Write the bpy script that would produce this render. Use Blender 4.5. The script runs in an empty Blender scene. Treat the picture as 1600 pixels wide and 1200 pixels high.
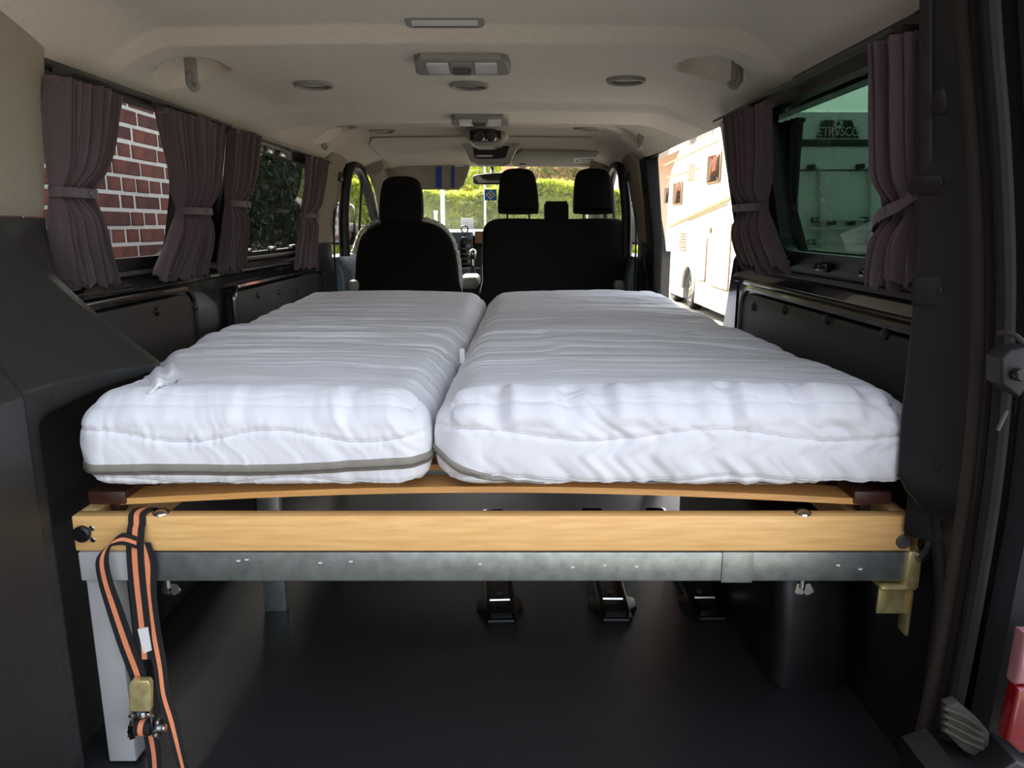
import bpy, bmesh, math, random
import numpy as np
from mathutils import Vector, Matrix

random.seed(7); rng = np.random.default_rng(7)
S = bpy.context.scene
COL = S.collection
R = math.radians

# ------------------------------------------------------------------ camera
F = 1165.0; PITCH = R(12.0); CX, CY, CZ = 0.15, 0.0, 0.97
cd = bpy.data.cameras.new('camera'); cam = bpy.data.objects.new('camera', cd); COL.objects.link(cam)
cd.sensor_width = 36; cd.lens = F / 1600 * 36; cd.clip_start = 0.02; cd.clip_end = 300
cam.location = (CX, CY, CZ); cam.rotation_euler = (R(90) - PITCH, 0, 0)
S.camera = cam

# ------------------------------------------------------------------ light
SUN_TO = Vector((-0.38, 0.62, 0.64)).normalized()
W = bpy.data.worlds.new('sky'); S.world = W; W.use_nodes = True
wn = W.node_tree.nodes; wl = W.node_tree.links
sky = wn.new('ShaderNodeTexSky'); sky.sky_type = 'NISHITA'; sky.sun_disc = False
sky.sun_elevation = math.asin(SUN_TO.z); sky.sun_rotation = math.atan2(SUN_TO.x, SUN_TO.y)
sky.air_density = 1.0; sky.dust_density = 6.0; sky.ozone_density = 0.6
hsv = wn.new('ShaderNodeHueSaturation'); hsv.inputs['Saturation'].default_value = .5
wl.new(sky.outputs[0], hsv.inputs['Color']); wl.new(hsv.outputs[0], wn['Background'].inputs[0]); wn['Background'].inputs[1].default_value = 0.52
sd = bpy.data.lights.new('sun_offscreen', 'SUN'); so = bpy.data.objects.new('sun_offscreen', sd); COL.objects.link(so)
sd.energy = 11.0; sd.angle = R(0.6); sd.color = (1.0, 0.89, 0.72)
so.rotation_euler = (-SUN_TO).to_track_quat('-Z', 'Y').to_euler()
so.location = (0, 0, 12)
S.view_settings.view_transform = 'Standard'; S.view_settings.look = 'None'
S.view_settings.gamma = 1.0; S.view_settings.use_curve_mapping = False
S.view_settings.exposure = 1.0

# ------------------------------------------------------------------ pixel helpers (1600x1200)
def ray(px, py):
    u = (px - 800) / F; v = (600 - py) / F
    return Vector((u, math.cos(PITCH) + v * math.sin(PITCH), -math.sin(PITCH) + v * math.cos(PITCH)))
def atY(px, py, Y):
    d = ray(px, py); t = Y / d.y
    return Vector((CX + d.x * t, Y, CZ + d.z * t))
def atZ(px, py, Z):
    d = ray(px, py); t = (Z - CZ) / d.z
    return Vector((CX + d.x * t, d.y * t, Z))
def atX(px, py, X):
    d = ray(px, py); t = (X - CX) / d.x
    return Vector((X, d.y * t, CZ + d.z * t))
def WX(z): return float(np.interp(z, [-.5, 0, .80, .86, 1.30, 1.34, 1.40], [.90, .885, .895, .89, .80, .765, .69]))
def onwall(px, py, side, off=0.0):
    X = side * .85
    for _ in range(12):
        p = atX(px, py, X); X = side * (WX(p.z) - off)
    return atX(px, py, X)

# ------------------------------------------------------------------ materials
def srgb(r, g, b):
    f = lambda c: (c / 255 / 12.92) if c / 255 <= .04045 else ((c / 255 + .055) / 1.055) ** 2.4
    return (f(r), f(g), f(b), 1)
MATS = {}
def mat(name, rgb, rough=.5, metal=0.0, var=0.12, vscale=30, bump=0.0, bscale=200, coat=0, sheen=0, stretch=None, spec=.5, sub=None, dist=.002):
    m = bpy.data.materials.new(name); m.use_nodes = True
    nt = m.node_tree; n = nt.nodes; l = nt.links; b = n['Principled BSDF']
    b.inputs['Roughness'].default_value = rough; b.inputs['Metallic'].default_value = metal
    b.inputs['Specular IOR Level'].default_value = spec
    if coat: b.inputs['Coat Weight'].default_value = coat; b.inputs['Coat Roughness'].default_value = .06
    if sheen: b.inputs['Sheen Weight'].default_value = sheen
    c = srgb(*rgb)
    tc = n.new('ShaderNodeTexCoord'); mp = n.new('ShaderNodeMapping'); l.new(tc.outputs['Object'], mp.inputs[0])
    if stretch: mp.inputs['Scale'].default_value = stretch
    nz = n.new('ShaderNodeTexNoise'); nz.inputs['Scale'].default_value = vscale; nz.inputs['Detail'].default_value = 5
    l.new(mp.outputs[0], nz.inputs['Vector'])
    mx = n.new('ShaderNodeMix'); mx.data_type = 'RGBA'
    lo = tuple(v * (1 - var) for v in c[:3]) + (1,); hi = tuple(min(1, v * (1 + var)) for v in c[:3]) + (1,)
    if sub: lo = srgb(*sub)
    mx.inputs[6].default_value = lo; mx.inputs[7].default_value = hi
    rp = n.new('ShaderNodeMapRange'); rp.inputs[1].default_value = .3; rp.inputs[2].default_value = .7
    l.new(nz.outputs[0], rp.inputs[0]); l.new(rp.outputs[0], mx.inputs[0]); l.new(mx.outputs[2], b.inputs['Base Color'])
    if bump:
        nb = n.new('ShaderNodeTexNoise'); nb.inputs['Scale'].default_value = bscale; nb.inputs['Detail'].default_value = 3
        l.new(mp.outputs[0], nb.inputs['Vector'])
        bp = n.new('ShaderNodeBump'); bp.inputs['Strength'].default_value = bump; bp.inputs['Distance'].default_value = dist
        l.new(nb.outputs[0], bp.inputs['Height']); l.new(bp.outputs[0], b.inputs['Normal'])
    MATS[name] = m
    return m
def glass(name, tint, gloss=.05, rough=0.0):
    m = bpy.data.materials.new(name); m.use_nodes = True
    nt = m.node_tree; n = nt.nodes; l = nt.links; n.remove(n['Principled BSDF'])
    tr = n.new('ShaderNodeBsdfTransparent'); tr.inputs[0].default_value = tint + (1,)
    gl = n.new('ShaderNodeBsdfGlossy'); gl.inputs['Roughness'].default_value = rough
    lw = n.new('ShaderNodeLayerWeight'); lw.inputs[0].default_value = .5
    pw = n.new('ShaderNodeMath'); pw.operation = 'POWER'; pw.inputs[1].default_value = 4.0; l.new(lw.outputs['Facing'], pw.inputs[0])
    fr = n.new('ShaderNodeMath'); fr.operation = 'MULTIPLY_ADD'; fr.inputs[1].default_value = .8; fr.inputs[2].default_value = gloss; l.new(pw.outputs[0], fr.inputs[0])
    mx = n.new('ShaderNodeMixShader'); l.new(fr.outputs[0], mx.inputs[0]); l.new(tr.outputs[0], mx.inputs[1]); l.new(gl.outputs[0], mx.inputs[2])
    l.new(mx.outputs[0], n['Material Output'].inputs[0]); MATS[name] = m
    return m

mat('headliner', (213, 203, 186), .95, var=.04, vscale=90, bump=.25, bscale=500, sheen=.1)
mat('trim_light', (154, 144, 126), .75, var=.04, vscale=80, bump=.15, bscale=600)
mat('trim_dark', (40, 40, 39), .42, var=.08, vscale=120, bump=.35, bscale=700, dist=.001)
mat('panel_dark', (36, 35, 34), .5, var=.08, vscale=120, bump=.3, bscale=800, dist=.001)
mat('paint_black', (26, 27, 29), .22, var=.05, coat=.9)
mat('pillar_paint', (26, 27, 29), .42, var=.06, coat=.15)
mat('rubber', (26, 24, 23), .7, var=.15, vscale=40, spec=.2)
mat('rubber_brown', (52, 46, 40), .7, var=.1, vscale=40, spec=.2)
mat('floor_rubber', (40, 40, 41), .40, var=.15, vscale=300, bump=.5, bscale=420, dist=.0015)
mat('wheelarch', (22, 22, 23), .38, var=.1, vscale=60, bump=.2, bscale=500, dist=.001)
mat('white_fabric', (232, 231, 233), .9, var=.02, vscale=20, bump=.10, bscale=900, sheen=.1, dist=.0005)
mat('stitch', (205, 205, 206), .8)
mat('zip', (136, 130, 118), .6, var=.1)
mat('zip_teeth', (96, 93, 88), .45)
mat('pine', (244, 196, 128), .45, var=.10, vscale=9, stretch=(1.2, 14, 14), bump=.05, bscale=60, sub=(234, 180, 110), coat=.15)
mat('pine_side', (232, 192, 130), .45, var=.10, vscale=9, stretch=(14, 1.2, 14), bump=.05, bscale=60, sub=(220, 172, 108), coat=.15)
mat('beech', (222, 168, 100), .38, var=.08, vscale=9, stretch=(1.2, 16, 16), sub=(208, 152, 86), coat=.3)
mat('cap_brown', (64, 36, 26), .4, var=.1)
mat('galv', (166, 172, 168), .42, metal=.85, var=.18, vscale=45, bump=.06, bscale=90)
mat('alu_paint', (196, 194, 192), .5, metal=.15, var=.06, vscale=25)
mat('steel', (190, 190, 188), .25, metal=1, var=.1)
mat('zinc_yellow', (232, 218, 158), .3, metal=.6, var=.1, vscale=50, sub=(206, 186, 120))
mat('webbing', (24, 23, 24), .85, var=.2, vscale=400, bump=.5, bscale=900, dist=.0008)
mat('web_orange', (232, 142, 98), .8, var=.12, vscale=300, bump=.5, bscale=900, dist=.0008)
mat('paper', (225, 222, 218), .8, var=.05)
mat('black_plastic', (16, 16, 16), .4, var=.1)
mat('black_gloss', (8, 8, 9), .12, var=.1)
mat('seat_fabric', (26, 25, 24), .95, var=.25, vscale=220, bump=.5, bscale=500, spec=.2)
mat('fleece', (196, 192, 184), 1, var=.25, vscale=90, bump=1, bscale=120, dist=.006)
mat('fleece_dark', (24, 23, 22), 1, var=.3, vscale=120, bump=1, bscale=150, dist=.005, spec=.1)
mat('curtain', (88, 72, 75), .95, var=.07, vscale=140, bump=.3, bscale=900, sheen=.3)
mat('lamp_lens', (206, 204, 200), .25, var=.03)
mat('grey_plastic', (138, 134, 126), .5, var=.05, bump=.1, bscale=500)
mat('grey_dark', (74, 72, 68), .55, var=.06)
mat('bluegrey', (78, 92, 104), .4, var=.06)
mat('walnut', (120, 82, 56), .4, var=.2, vscale=12, stretch=(1, 1, 10))
mat('visor', (150, 146, 136), .8, var=.05, bump=.1)
mat('blue', (28, 78, 168), .6)
mat('flag_blue', (30, 110, 190), .6)
mat('flag_white', (240, 240, 240), .6)
mat('flag_black', (14, 14, 14), .6)
mat('mirror', (220, 224, 222), .04, metal=1, var=.01)
mat('brick', (108, 58, 48), .9, var=.35, vscale=14, bump=.6, bscale=90, dist=.004, sub=(74, 42, 36))
mat('brick_b', (94, 52, 45), .9, var=.3, vscale=16, bump=.6, bscale=90, dist=.004, sub=(66, 40, 37))
mat('brick_c', (120, 68, 54), .9, var=.3, vscale=16, bump=.6, bscale=90, dist=.004, sub=(90, 50, 42))
mat('mortar', (226, 222, 212), .95, var=.12, vscale=60, bump=.5, bscale=200)
mat('mh_white', (205, 202, 194), .3, var=.015, vscale=5)
mat('mh_tan', (120, 96, 62), .45)
mat('mh_grey', (170, 170, 168), .45)
mat('mh_window', (30, 29, 28), .06, var=.04, vscale=4)
mat('tyre', (26, 26, 26), .8)
mat('rim', (170, 168, 162), .35, metal=.7)
mat('roof_tile', (196, 92, 48), .85, var=.25, vscale=25, bump=.4, bscale=30, dist=.02)
mat('render_wall', (220, 208, 186), .9, var=.04)
mat('eave_wood', (204, 118, 62), .6, var=.12, vscale=9)
mat('ground', (104, 101, 95), .95, var=.15, vscale=3, bump=.3, bscale=20)
mat('bark', (84, 66, 50), .95, var=.3, vscale=20, bump=.6, bscale=40, dist=.01)
mat('taillight', (112, 6, 14), .12, var=.12, vscale=90, coat=1)
mat('taillight_clear', (150, 104, 106), .12, var=.1, coat=1)
mat('pad', (48, 45, 37), .7, var=.1)
mat('white_paint', (232, 230, 226), .5, var=.03)
def leafmat(name, a, b):
    m = mat(name, a, .6, var=.15, vscale=2.5, sub=b)
    nt = m.node_tree; n = nt.nodes; l = nt.links; p = n['Principled BSDF']
    t = n.new('ShaderNodeBsdfTranslucent'); mx = n.new('ShaderNodeMixShader'); mx.inputs[0].default_value = .5
    src = p.inputs['Base Color'].links[0].from_socket
    l.new(src, t.inputs[0]); l.new(p.outputs[0], mx.inputs[1]); l.new(t.outputs[0], mx.inputs[2]); l.new(mx.outputs[0], n['Material Output'].inputs[0])
leafmat('leaf_lime', (192, 196, 70), (150, 168, 54))
leafmat('leaf_dark', (40, 54, 30), (24, 36, 22))
leafmat('leaf_mid', (170, 186, 92), (130, 150, 70))
leafmat('leaf_pink', (176, 150, 118), (130, 140, 80))
glass('glass_clear', (.96, .98, .96))
glass('glass_left', (.56, .56, .54))
glass('glass_green', (.23, .32, .26))
glass('glass_door', (.26, .36, .30))

# ------------------------------------------------------------------ mesh helpers
class MB:
    def __init__(s): s.v = []; s.f = []
    def add(s, vf, M=None):
        v, f = vf; o = len(s.v)
        s.v += [tuple(M @ Vector(p)) if M else tuple(p) for p in v]
        s.f += [tuple(i + o for i in q) for q in f]
        return s
    @property
    def vf(s): return s.v, s.f
def join(*parts):
    m = MB()
    for p in parts: m.add(p)
    return m.vf
def xf(vf, M): return [tuple(M @ Vector(p)) for p in vf[0]], vf[1]
def T(x, y, z): return Matrix.Translation((x, y, z))
def from_bm(bm):
    bm.verts.index_update(); r = [tuple(v.co) for v in bm.verts], [tuple(v.index for v in f.verts) for f in bm.faces]
    bm.free(); return r
def box(x0, x1, y0, y1, z0, z1, bev=0, seg=2):
    v = [(x, y, z) for z in (z0, z1) for y in (y0, y1) for x in (x0, x1)]
    f = [(0, 2, 3, 1), (4, 5, 7, 6), (0, 1, 5, 4), (2, 6, 7, 3), (0, 4, 6, 2), (1, 3, 7, 5)]
    if not bev: return v, f
    bm = bmesh.new(); vs = [bm.verts.new(p) for p in v]
    for q in f: bm.faces.new([vs[i] for i in q])
    bmesh.ops.bevel(bm, geom=bm.edges[:], offset=bev, segments=seg, affect='EDGES', profile=.5)
    return from_bm(bm)
def prism(poly, axis, a, b, bev=0, seg=3):
    """poly: 2D points; axis: extrusion axis. 'y': poly=(x,z); 'x': poly=(y,z); 'z': poly=(x,y)"""
    def P(p, t):
        return {'y': (p[0], t, p[1]), 'x': (t, p[0], p[1]), 'z': (p[0], p[1], t)}[axis]
    n = len(poly); v = [P(p, a) for p in poly] + [P(p, b) for p in poly]
    f = [tuple(range(n)), tuple(range(2 * n - 1, n - 1, -1))] + [(i, i + n, (i + 1) % n + n, (i + 1) % n) for i in range(n)]
    bm = bmesh.new(); vs = [bm.verts.new(p) for p in v]
    for q in f: bm.faces.new([vs[i] for i in q])
    bmesh.ops.recalc_face_normals(bm, faces=bm.faces[:])
    if bev:
        bm.faces.ensure_lookup_table(); es = set()
        for fc in (bm.faces[0], bm.faces[1]):
            for e in fc.edges: es.add(e)
        bmesh.ops.bevel(bm, geom=list(es), offset=bev, segments=seg, affect='EDGES', profile=.5)
    return from_bm(bm)
def smoothpts(pts, n=6, closed=False):
    pts = [Vector(p) for p in pts]; out = []; N = len(pts)
    rngi = range(N if closed else N - 1)
    for i in rngi:
        if closed: p0, p1, p2, p3 = pts[i - 1], pts[i], pts[(i + 1) % N], pts[(i + 2) % N]
        else: p0, p1, p2, p3 = pts[max(i - 1, 0)], pts[i], pts[i + 1], pts[min(i + 2, N - 1)]
        for k in range(n):
            t = k / n
            out.append(.5 * ((2 * p1) + (p2 - p0) * t + (2 * p0 - 5 * p1 + 4 * p2 - p3) * t * t + (3 * p1 - p0 - 3 * p2 + p3) * t ** 3))
    if not closed: out.append(pts[-1])
    return out
def tube(pts, r, seg=8, closed=False, flat=None):
    pts = [Vector(p) for p in pts]; N = len(pts); v = []; f = []; up = None
    rr = r if isinstance(r, (list, tuple)) else [r] * N
    for i, p in enumerate(pts):
        if closed: d = pts[(i + 1) % N] - pts[i - 1]
        else: d = pts[min(i + 1, N - 1)] - pts[max(i - 1, 0)]
        d = d.normalized()
        if up is None:
            up = Vector((0, 0, 1)) if abs(d.z) < .9 else Vector((1, 0, 0))
        s = d.cross(up).normalized(); up = s.cross(d).normalized()
        for k in range(seg):
            a = 2 * math.pi * k / seg
            v.append(tuple(p + s * math.cos(a) * rr[i] + up * math.sin(a) * rr[i]))
    M = N if closed else N - 1
    for i in range(M):
        for k in range(seg):
            a = i * seg + k; b = i * seg + (k + 1) % seg; j = ((i + 1) % N) * seg
            f.append((a, b, j + (k + 1) % seg, j + k))
    if not closed:
        f.append(tuple(range(seg - 1, -1, -1))); f.append(tuple(range((N - 1) * seg, N * seg)))
    return v, f
def cyl(c, axis, r, h, seg=20, bev=0):
    """capped cylinder centred at c along axis vector"""
    ax = Vector(axis).normalized(); c = Vector(c)
    if bev:
        pts = [c - ax * h / 2, c - ax * h / 2, c - ax * (h / 2 - bev), c + ax * (h / 2 - bev), c + ax * h / 2]
        pts = [c - ax * h / 2, c - ax * (h / 2 - bev), c + ax * (h / 2 - bev), c + ax * h / 2]
        return tube(pts, [r - bev, r, r, r - bev], seg)
    return tube([c - ax * h / 2, c + ax * h / 2], r, seg)
def lathe(prof, seg=24, M=None):
    v = []; f = []; n = len(prof)
    for k in range(seg):
        a = 2 * math.pi * k / seg
        for (r, z) in prof: v.append((r * math.cos(a), r * math.sin(a), z))
    for k in range(seg):
        j = (k + 1) % seg
        for i in range(n - 1): f.append((k * n + i, j * n + i, j * n + i + 1, k * n + i + 1))
    return xf((v, f), M) if M else (v, f)
def ribbon(pts, wid, thick, wdir=(1, 0, 0), n=5):
    """strap: centre points (with optional per-point width dir)"""
    P = smoothpts(pts, n); N = len(P); v = []; f = []
    K = len(pts)
    wd = [Vector(w).normalized() for w in wdir] if isinstance(wdir[0], (tuple, list, Vector)) else [Vector(wdir).normalized()] * K
    ws = wid if isinstance(wid, (list, tuple)) else [wid] * K
    for i, p in enumerate(P):
        t = i / n; a = min(int(t), K - 1); b = min(a + 1, K - 1); fr = t - a
        w = wd[a].lerp(wd[b], fr).normalized(); ww = ws[a] * (1 - fr) + ws[b] * fr
        d = (P[min(i + 1, N - 1)] - P[max(i - 1, 0)]).normalized()
        nn = d.cross(w).normalized()
        for sx, sn in ((-1, -1), (1, -1), (1, 1), (-1, 1)): v.append(tuple(p + w * sx * ww / 2 + nn * sn * thick / 2))
    for i in range(N - 1):
        for k in range(4): f.append((i * 4 + k, i * 4 + (k + 1) % 4, i * 4 + 4 + (k + 1) % 4, i * 4 + 4 + k))
    f.append((3, 2, 1, 0)); f.append(tuple(range((N - 1) * 4, N * 4)))
    return v, f
def gridmesh(Vtx):
    """Vtx: array (n,m,3)"""
    n, m = Vtx.shape[:2]; idx = np.arange(n * m).reshape(n, m)
    f = np.stack([idx[:-1, :-1], idx[1:, :-1], idx[1:, 1:], idx[:-1, 1:]], -1).reshape(-1, 4)
    return Vtx.reshape(-1, 3).tolist(), f.tolist()
def rrect(x0, x1, y0, y1, r, n=6):
    out = []
    for cx, cy, a0 in ((x1 - r, y1 - r, 0), (x0 + r, y1 - r, 90), (x0 + r, y0 + r, 180), (x1 - r, y0 + r, 270)):
        for k in range(n + 1):
            a = R(a0 + 90 * k / n); out.append((cx + r * math.cos(a), cy + r * math.sin(a)))
    return out
def ringprism(outer, inner, fn0, fn1):
    """two loops with equal counts, fn maps 2D->3D for near and far skin"""
    n = len(outer); v = [fn0(p) for p in outer] + [fn0(p) for p in inner] + [fn1(p) for p in outer] + [fn1(p) for p in inner]; f = []
    for i in range(n):
        j = (i + 1) % n
        f += [(i, j, n + j, n + i), (2 * n + j, 2 * n + i, 3 * n + i, 3 * n + j), (n + i, n + j, 3 * n + j, 3 * n + i), (j, i, 2 * n + i, 2 * n + j)]
    return v, f

ORG = {}
def mk(name, vf, m, parent=None, smooth=35, local=False):
    me = bpy.data.meshes.new(name); v, f = vf
    org = Vector((0, 0, 0))
    if parent is None and not local:
        a = np.array(v, dtype=float); lo = a.min(0); hi = a.max(0)
        org = Vector(((lo[0] + hi[0]) / 2, (lo[1] + hi[1]) / 2, lo[2])); v = (a - np.array(org)).tolist()
    me.from_pydata(v, [], f); me.update()
    bm = bmesh.new(); bm.from_mesh(me); bmesh.ops.recalc_face_normals(bm, faces=bm.faces[:]); bm.to_mesh(me); bm.free()
    if smooth:
        me.polygons.foreach_set('use_smooth', [True] * len(me.polygons))
        try: me.set_sharp_from_angle(angle=R(smooth))
        except Exception: pass
    ms = m if isinstance(m, (list, tuple)) else [m]
    for q in ms: me.materials.append(MATS[q])
    o = bpy.data.objects.new(name, me); COL.objects.link(o)
    if parent is not None:
        o.parent = parent
        if not local: o.location = -ORG.get(parent.name, Vector((0, 0, 0)))
        ORG[o.name] = Vector((0, 0, 0))
    else:
        o.location = org; ORG[o.name] = org
    return o
def tag(o, label=None, cat=None, group=None, kind=None):
    if label: o['label'] = label
    if cat: o['category'] = cat
    if group: o['group'] = group
    if kind: o['kind'] = kind
    return o
def thing(name, loc, label, cat, group=None):
    o = bpy.data.objects.new(name, None); COL.objects.link(o); o.location = loc; o.empty_display_size = .05
    ORG[o.name] = Vector(loc); return tag(o, label, cat, group)
def struct(name, vf, m, label, parent=None, smooth=35):
    o = mk(name, vf, m, parent, smooth); return tag(o, label, None, None, 'structure')
def dup(root, loc, rot=None, label=None, group=None, scale=None):
    r = root.copy(); COL.objects.link(r); r.location = loc
    if rot is not None: r.rotation_euler = rot
    if scale is not None: r.scale = scale
    if label: r['label'] = label
    if group: r['group'] = group
    for ch in list(root.children):
        c = ch.copy(); COL.objects.link(c); c.parent = r
        for g in list(ch.children):
            d = g.copy(); COL.objects.link(d); d.parent = c
    return r
class Noise1:
    def __init__(s, seed, n=4096):
        g = np.random.default_rng(seed); s.a = g.uniform(-1, 1, n); s.n = n
    def __call__(s, x):
        i = np.floor(x).astype(int); f = x - i; f = f * f * (3 - 2 * f)
        return s.a[i % s.n] * (1 - f) + s.a[(i + 1) % s.n] * f
N1, N2, N3, N4, N5 = (Noise1(k) for k in range(1, 6))

# ================================================================== SETTING: van shell
struct('floor', box(-.88, .88, .93, 5.2, -.05, 0), 'floor_rubber', 'black grained rubber floor of the van under the bed')

# --- headliner
def roofz(x, y):
    x = np.asarray(x, float); y = np.asarray(y, float)
    zc = np.interp(y, [.9, 1.785, 1.825, 2.62, 2.66, 2.94, 2.99, 3.88, 3.95, 4.85],
                   [1.410, 1.410, 1.376, 1.372, 1.350, 1.346, 1.380, 1.438, 1.424, 1.338])
    W0 = np.interp(y, [.9, 1.7, 3.0, 4.0, 4.85], [.60, .62, .60, .56, .50])
    W1 = np.interp(y, [.9, 3.6, 4.85], [.825, .81, .74])
    ze = np.interp(y, [.9, 1.4, 3.4, 4.3, 4.85], [1.285, 1.282, 1.30, 1.32, 1.28])
    t = np.clip((np.abs(x) - W0) / (W1 - W0), 0, 1)
    z = zc + (ze - zc) * (t * t * (1.6 - .6 * t)) - .012 * (np.abs(x) / .8) ** 2
    for hx, hy in ((-.665, 2.02), (.66, 2.02), (-.66, 3.58), (.66, 3.58)):
        dx = (x - hx) / .085; dy = (y - hy) / .11
        dd = dx * dx + dy * dy
        z = z + .06 * np.clip(1 - dd, 0, 1) ** .4
    return z
gy = np.unique(np.concatenate([np.linspace(.93, 4.85, 220), np.linspace(1.77, 1.84, 8), np.linspace(2.61, 2.67, 7), np.linspace(2.93, 3.0, 7), np.linspace(3.87, 3.96, 7), np.linspace(1.9, 2.14, 20)]))
gx = np.linspace(-1, 1, 150)
def roofgrid():
    Y, U = np.meshgrid(gy, gx, indexing='ij')
    W1 = np.interp(Y, [.9, 3.6, 4.85], [.825, .81, .74]); X = U * W1
    return np.stack([X, Y, roofz(X, Y)], -1)
struct('ceiling', gridmesh(roofgrid()), 'headliner', 'light beige-grey fabric headliner of the van', smooth=60)
struct('trim_1', prism([(-.90, 1.30), (-.80, 1.42), (-.5, 1.47), (0, 1.485), (.5, 1.47), (.80, 1.42), (.90, 1.30), (.86, 1.30), (.77, 1.40), (.5, 1.452), (0, 1.465), (-.5, 1.452), (-.77, 1.40), (-.86, 1.30)], 'y', .86, 4.9), 'paint_black', 'black painted outer roof skin of the van')

# --- side walls
def sidepoly(side, z0, z1, inset=0, thick=.06):
    zs = np.linspace(z0, z1, 8)
    p = [(side * (WX(z) - inset), z) for z in zs]
    q = [(side * (WX(z) + thick), z) for z in zs[::-1]]
    return p + q
def lower(side, y0, y1):
    return prism([(side * .875, 0), (side * .875, .79), (side * .862, .80), (side * .862, .812), (side * .89, .85), (side * .955, .85), (side * .975, .5), (side * .975, -.12), (side * .875, -.12)], 'y', y0, y1)
wl_m = MB(); wl_m.add(lower(-1, .93, 4.25))
for a, b in ((.93, 1.30), (2.50, 2.69), (3.93, 4.22)): wl_m.add(prism(sidepoly(-1, .84, 1.34), 'y', a, b))
wl_m.add(prism(sidepoly(-1, 1.285, 1.36, -.01), 'y', .93, 4.9))
wall_left = struct('wall_left', wl_m.vf, 'paint_black', 'black painted metal side of the van with two windows toward the brick wall')
wr_m = MB(); wr_m.add(lower(1, 1.06, 2.42))
for a, b in ((1.10, 1.28), (2.28, 2.46), (3.93, 4.22)): wr_m.add(prism(sidepoly(1, .84, 1.34), 'y', a, b))
wr_m.add(prism(sidepoly(1, 1.285, 1.36, -.01), 'y', .93, 4.9))
wr_m.add(prism([(.875, -.02), (.875, .84), (.975, .84), (.975, -.02)], 'y', 3.93, 4.25))
wr_m.add(prism([(.80, -.14), (.98, -.14), (.98, -.03), (.80, -.03)], 'y', 2.4, 4.0))
# curved foot of the door opening
wr_m.add(prism([(2.40, .0), (2.62, .0), (2.60, .30), (2.56, .55), (2.50, .72), (2.455, .86), (2.40, .9)], 'x', .87, .96))
wall_right = struct('wall_right', wr_m.vf, 'paint_black', 'black painted metal side of the van beside the open sliding door')

# --- windows (frame ring + pane)
def winfn(side, off): return lambda p: (side * (WX(p[1]) + off), p[0], p[1])
def window(name, side, o, i, rad, gl, label, offs=(-.012, .02)):
    n = 8
    outer = rrect(o[0], o[1], o[2], o[3], .02, n); inner = rrect(i[0], i[1], i[2], i[3], rad, n)
    fr = struct(name, ringprism(outer, inner, winfn(side, offs[0]), winfn(side, offs[1])), 'black_plastic', label, smooth=40)
    y0, y1, z0, z1 = i[0] - .02, i[1] + .02, i[2] - .02, i[3] + .02
    zs = np.linspace(z0, z1, 5)
    v = [(side * (WX(z) + .012), y, z) for z in zs for y in (y0, y1)]
    f = [(2 * k, 2 * k + 1, 2 * k + 3, 2 * k + 2) for k in range(4)]
    mk('pane', (v, f), gl, fr)
    return fr
w1 = window('window_1', -1, (1.28, 2.52, .845, 1.30), (1.36, 2.285, .885, 1.272), .06, 'glass_left', 'tinted side window with brick wall behind it')
w2 = window('window_2', -1, (2.67, 3.95, .845, 1.30), (2.78, 3.78, .868, 1.245), .05, 'glass_left', 'tinted side window ahead of the pillar with dark trees behind it')
w3 = window('window_3', 1, (1.26, 2.30, .845, 1.30), (1.30, 2.02, .905, 1.255), .05, 'glass_green', 'green tinted side window with the motorhome behind it')
for px, py in ((402, 230), (421, 235), (441, 241)):
    p = onwall(px, py, -1, .02)
    mk('latch', box(p.x - .006, p.x + .010, p.y - .045, p.y + .045, p.z - .012, p.z + .012, .003), 'steel', w2)
for py_, side, par in ((np.linspace(1.5, 2.2, 4), 1, w3), (np.linspace(2.9, 3.5, 3), -1, w2)):
    for y in py_:
        x = side * .872
        mk('clip', box(min(x, x - side * .016), max(x, x - side * .016), y - .035, y + .035, .866, .884, .004), 'black_gloss' if side > 0 else 'steel', par)
for side, y0, y1, par in ((-1, 1.36, 2.50, w1), (-1, 2.70, 3.9, w2), (1, 1.28, 2.28, w3)):
    x = side * .868
    mk('sill_strip', box(min(x, x + side * .018), max(x, x + side * .018), y0, y1, .838, .851, .003), 'grey_dark', par)
    # beaded lip under the sill
    mk('sill_lip', tube([(side * .858, y0, .803), (side * .858, y1, .803)], .006, 8), 'paint_black', par)

# --- lining panels with push buttons
def rrpoly_panel(side, y0, y1, z0, z1, r, x_in, th):
    a = [(y, z) for y, z in rrect(y0, y1, z0, z1, r, 5)]
    return prism(a, 'x', side * x_in, side * (x_in + th), .006, 2)
def lining(side, y0, y1, z0, z1, r, buttons, par):
    o = mk('lining_panel', rrpoly_panel(side, y0, y1, z0, z1, r, .846, .035), 'panel_dark', par)
    rim = [Vector((side * .850, y, z)) for y, z in rrect(y0 - .014, y1 + .014, z0 - .014, z1 + .016, r + .014, 6)]
    mk('panel_rim', tube(rim, .011, 8, closed=True), 'paint_black', par)
    for px, py in buttons:
        p = atX(px, py, side * .846)
        mk('push_button', lathe([(0, .008), (.007, .0075), (.0115, .004), (.0125, 0), (.0125, -.004)], 14, T(p.x, p.y, p.z) @ Matrix.Rotation(R(-90 * side), 4, 'Y')), 'black_plastic', o)
lining(-1, 1.30, 2.33, .40, .765, .05, [(245, 487), (305, 480)], wall_left)
lining(-1, 2.70, 3.90, .12, .735, .03, [(403, 461), (436, 457), (464, 454)], wall_left)
lining(1, 1.17, 2.25, .42, .775, .05, [(1178, 480), (1226, 484), (1293, 499), (1384, 522)], wall_right)

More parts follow.
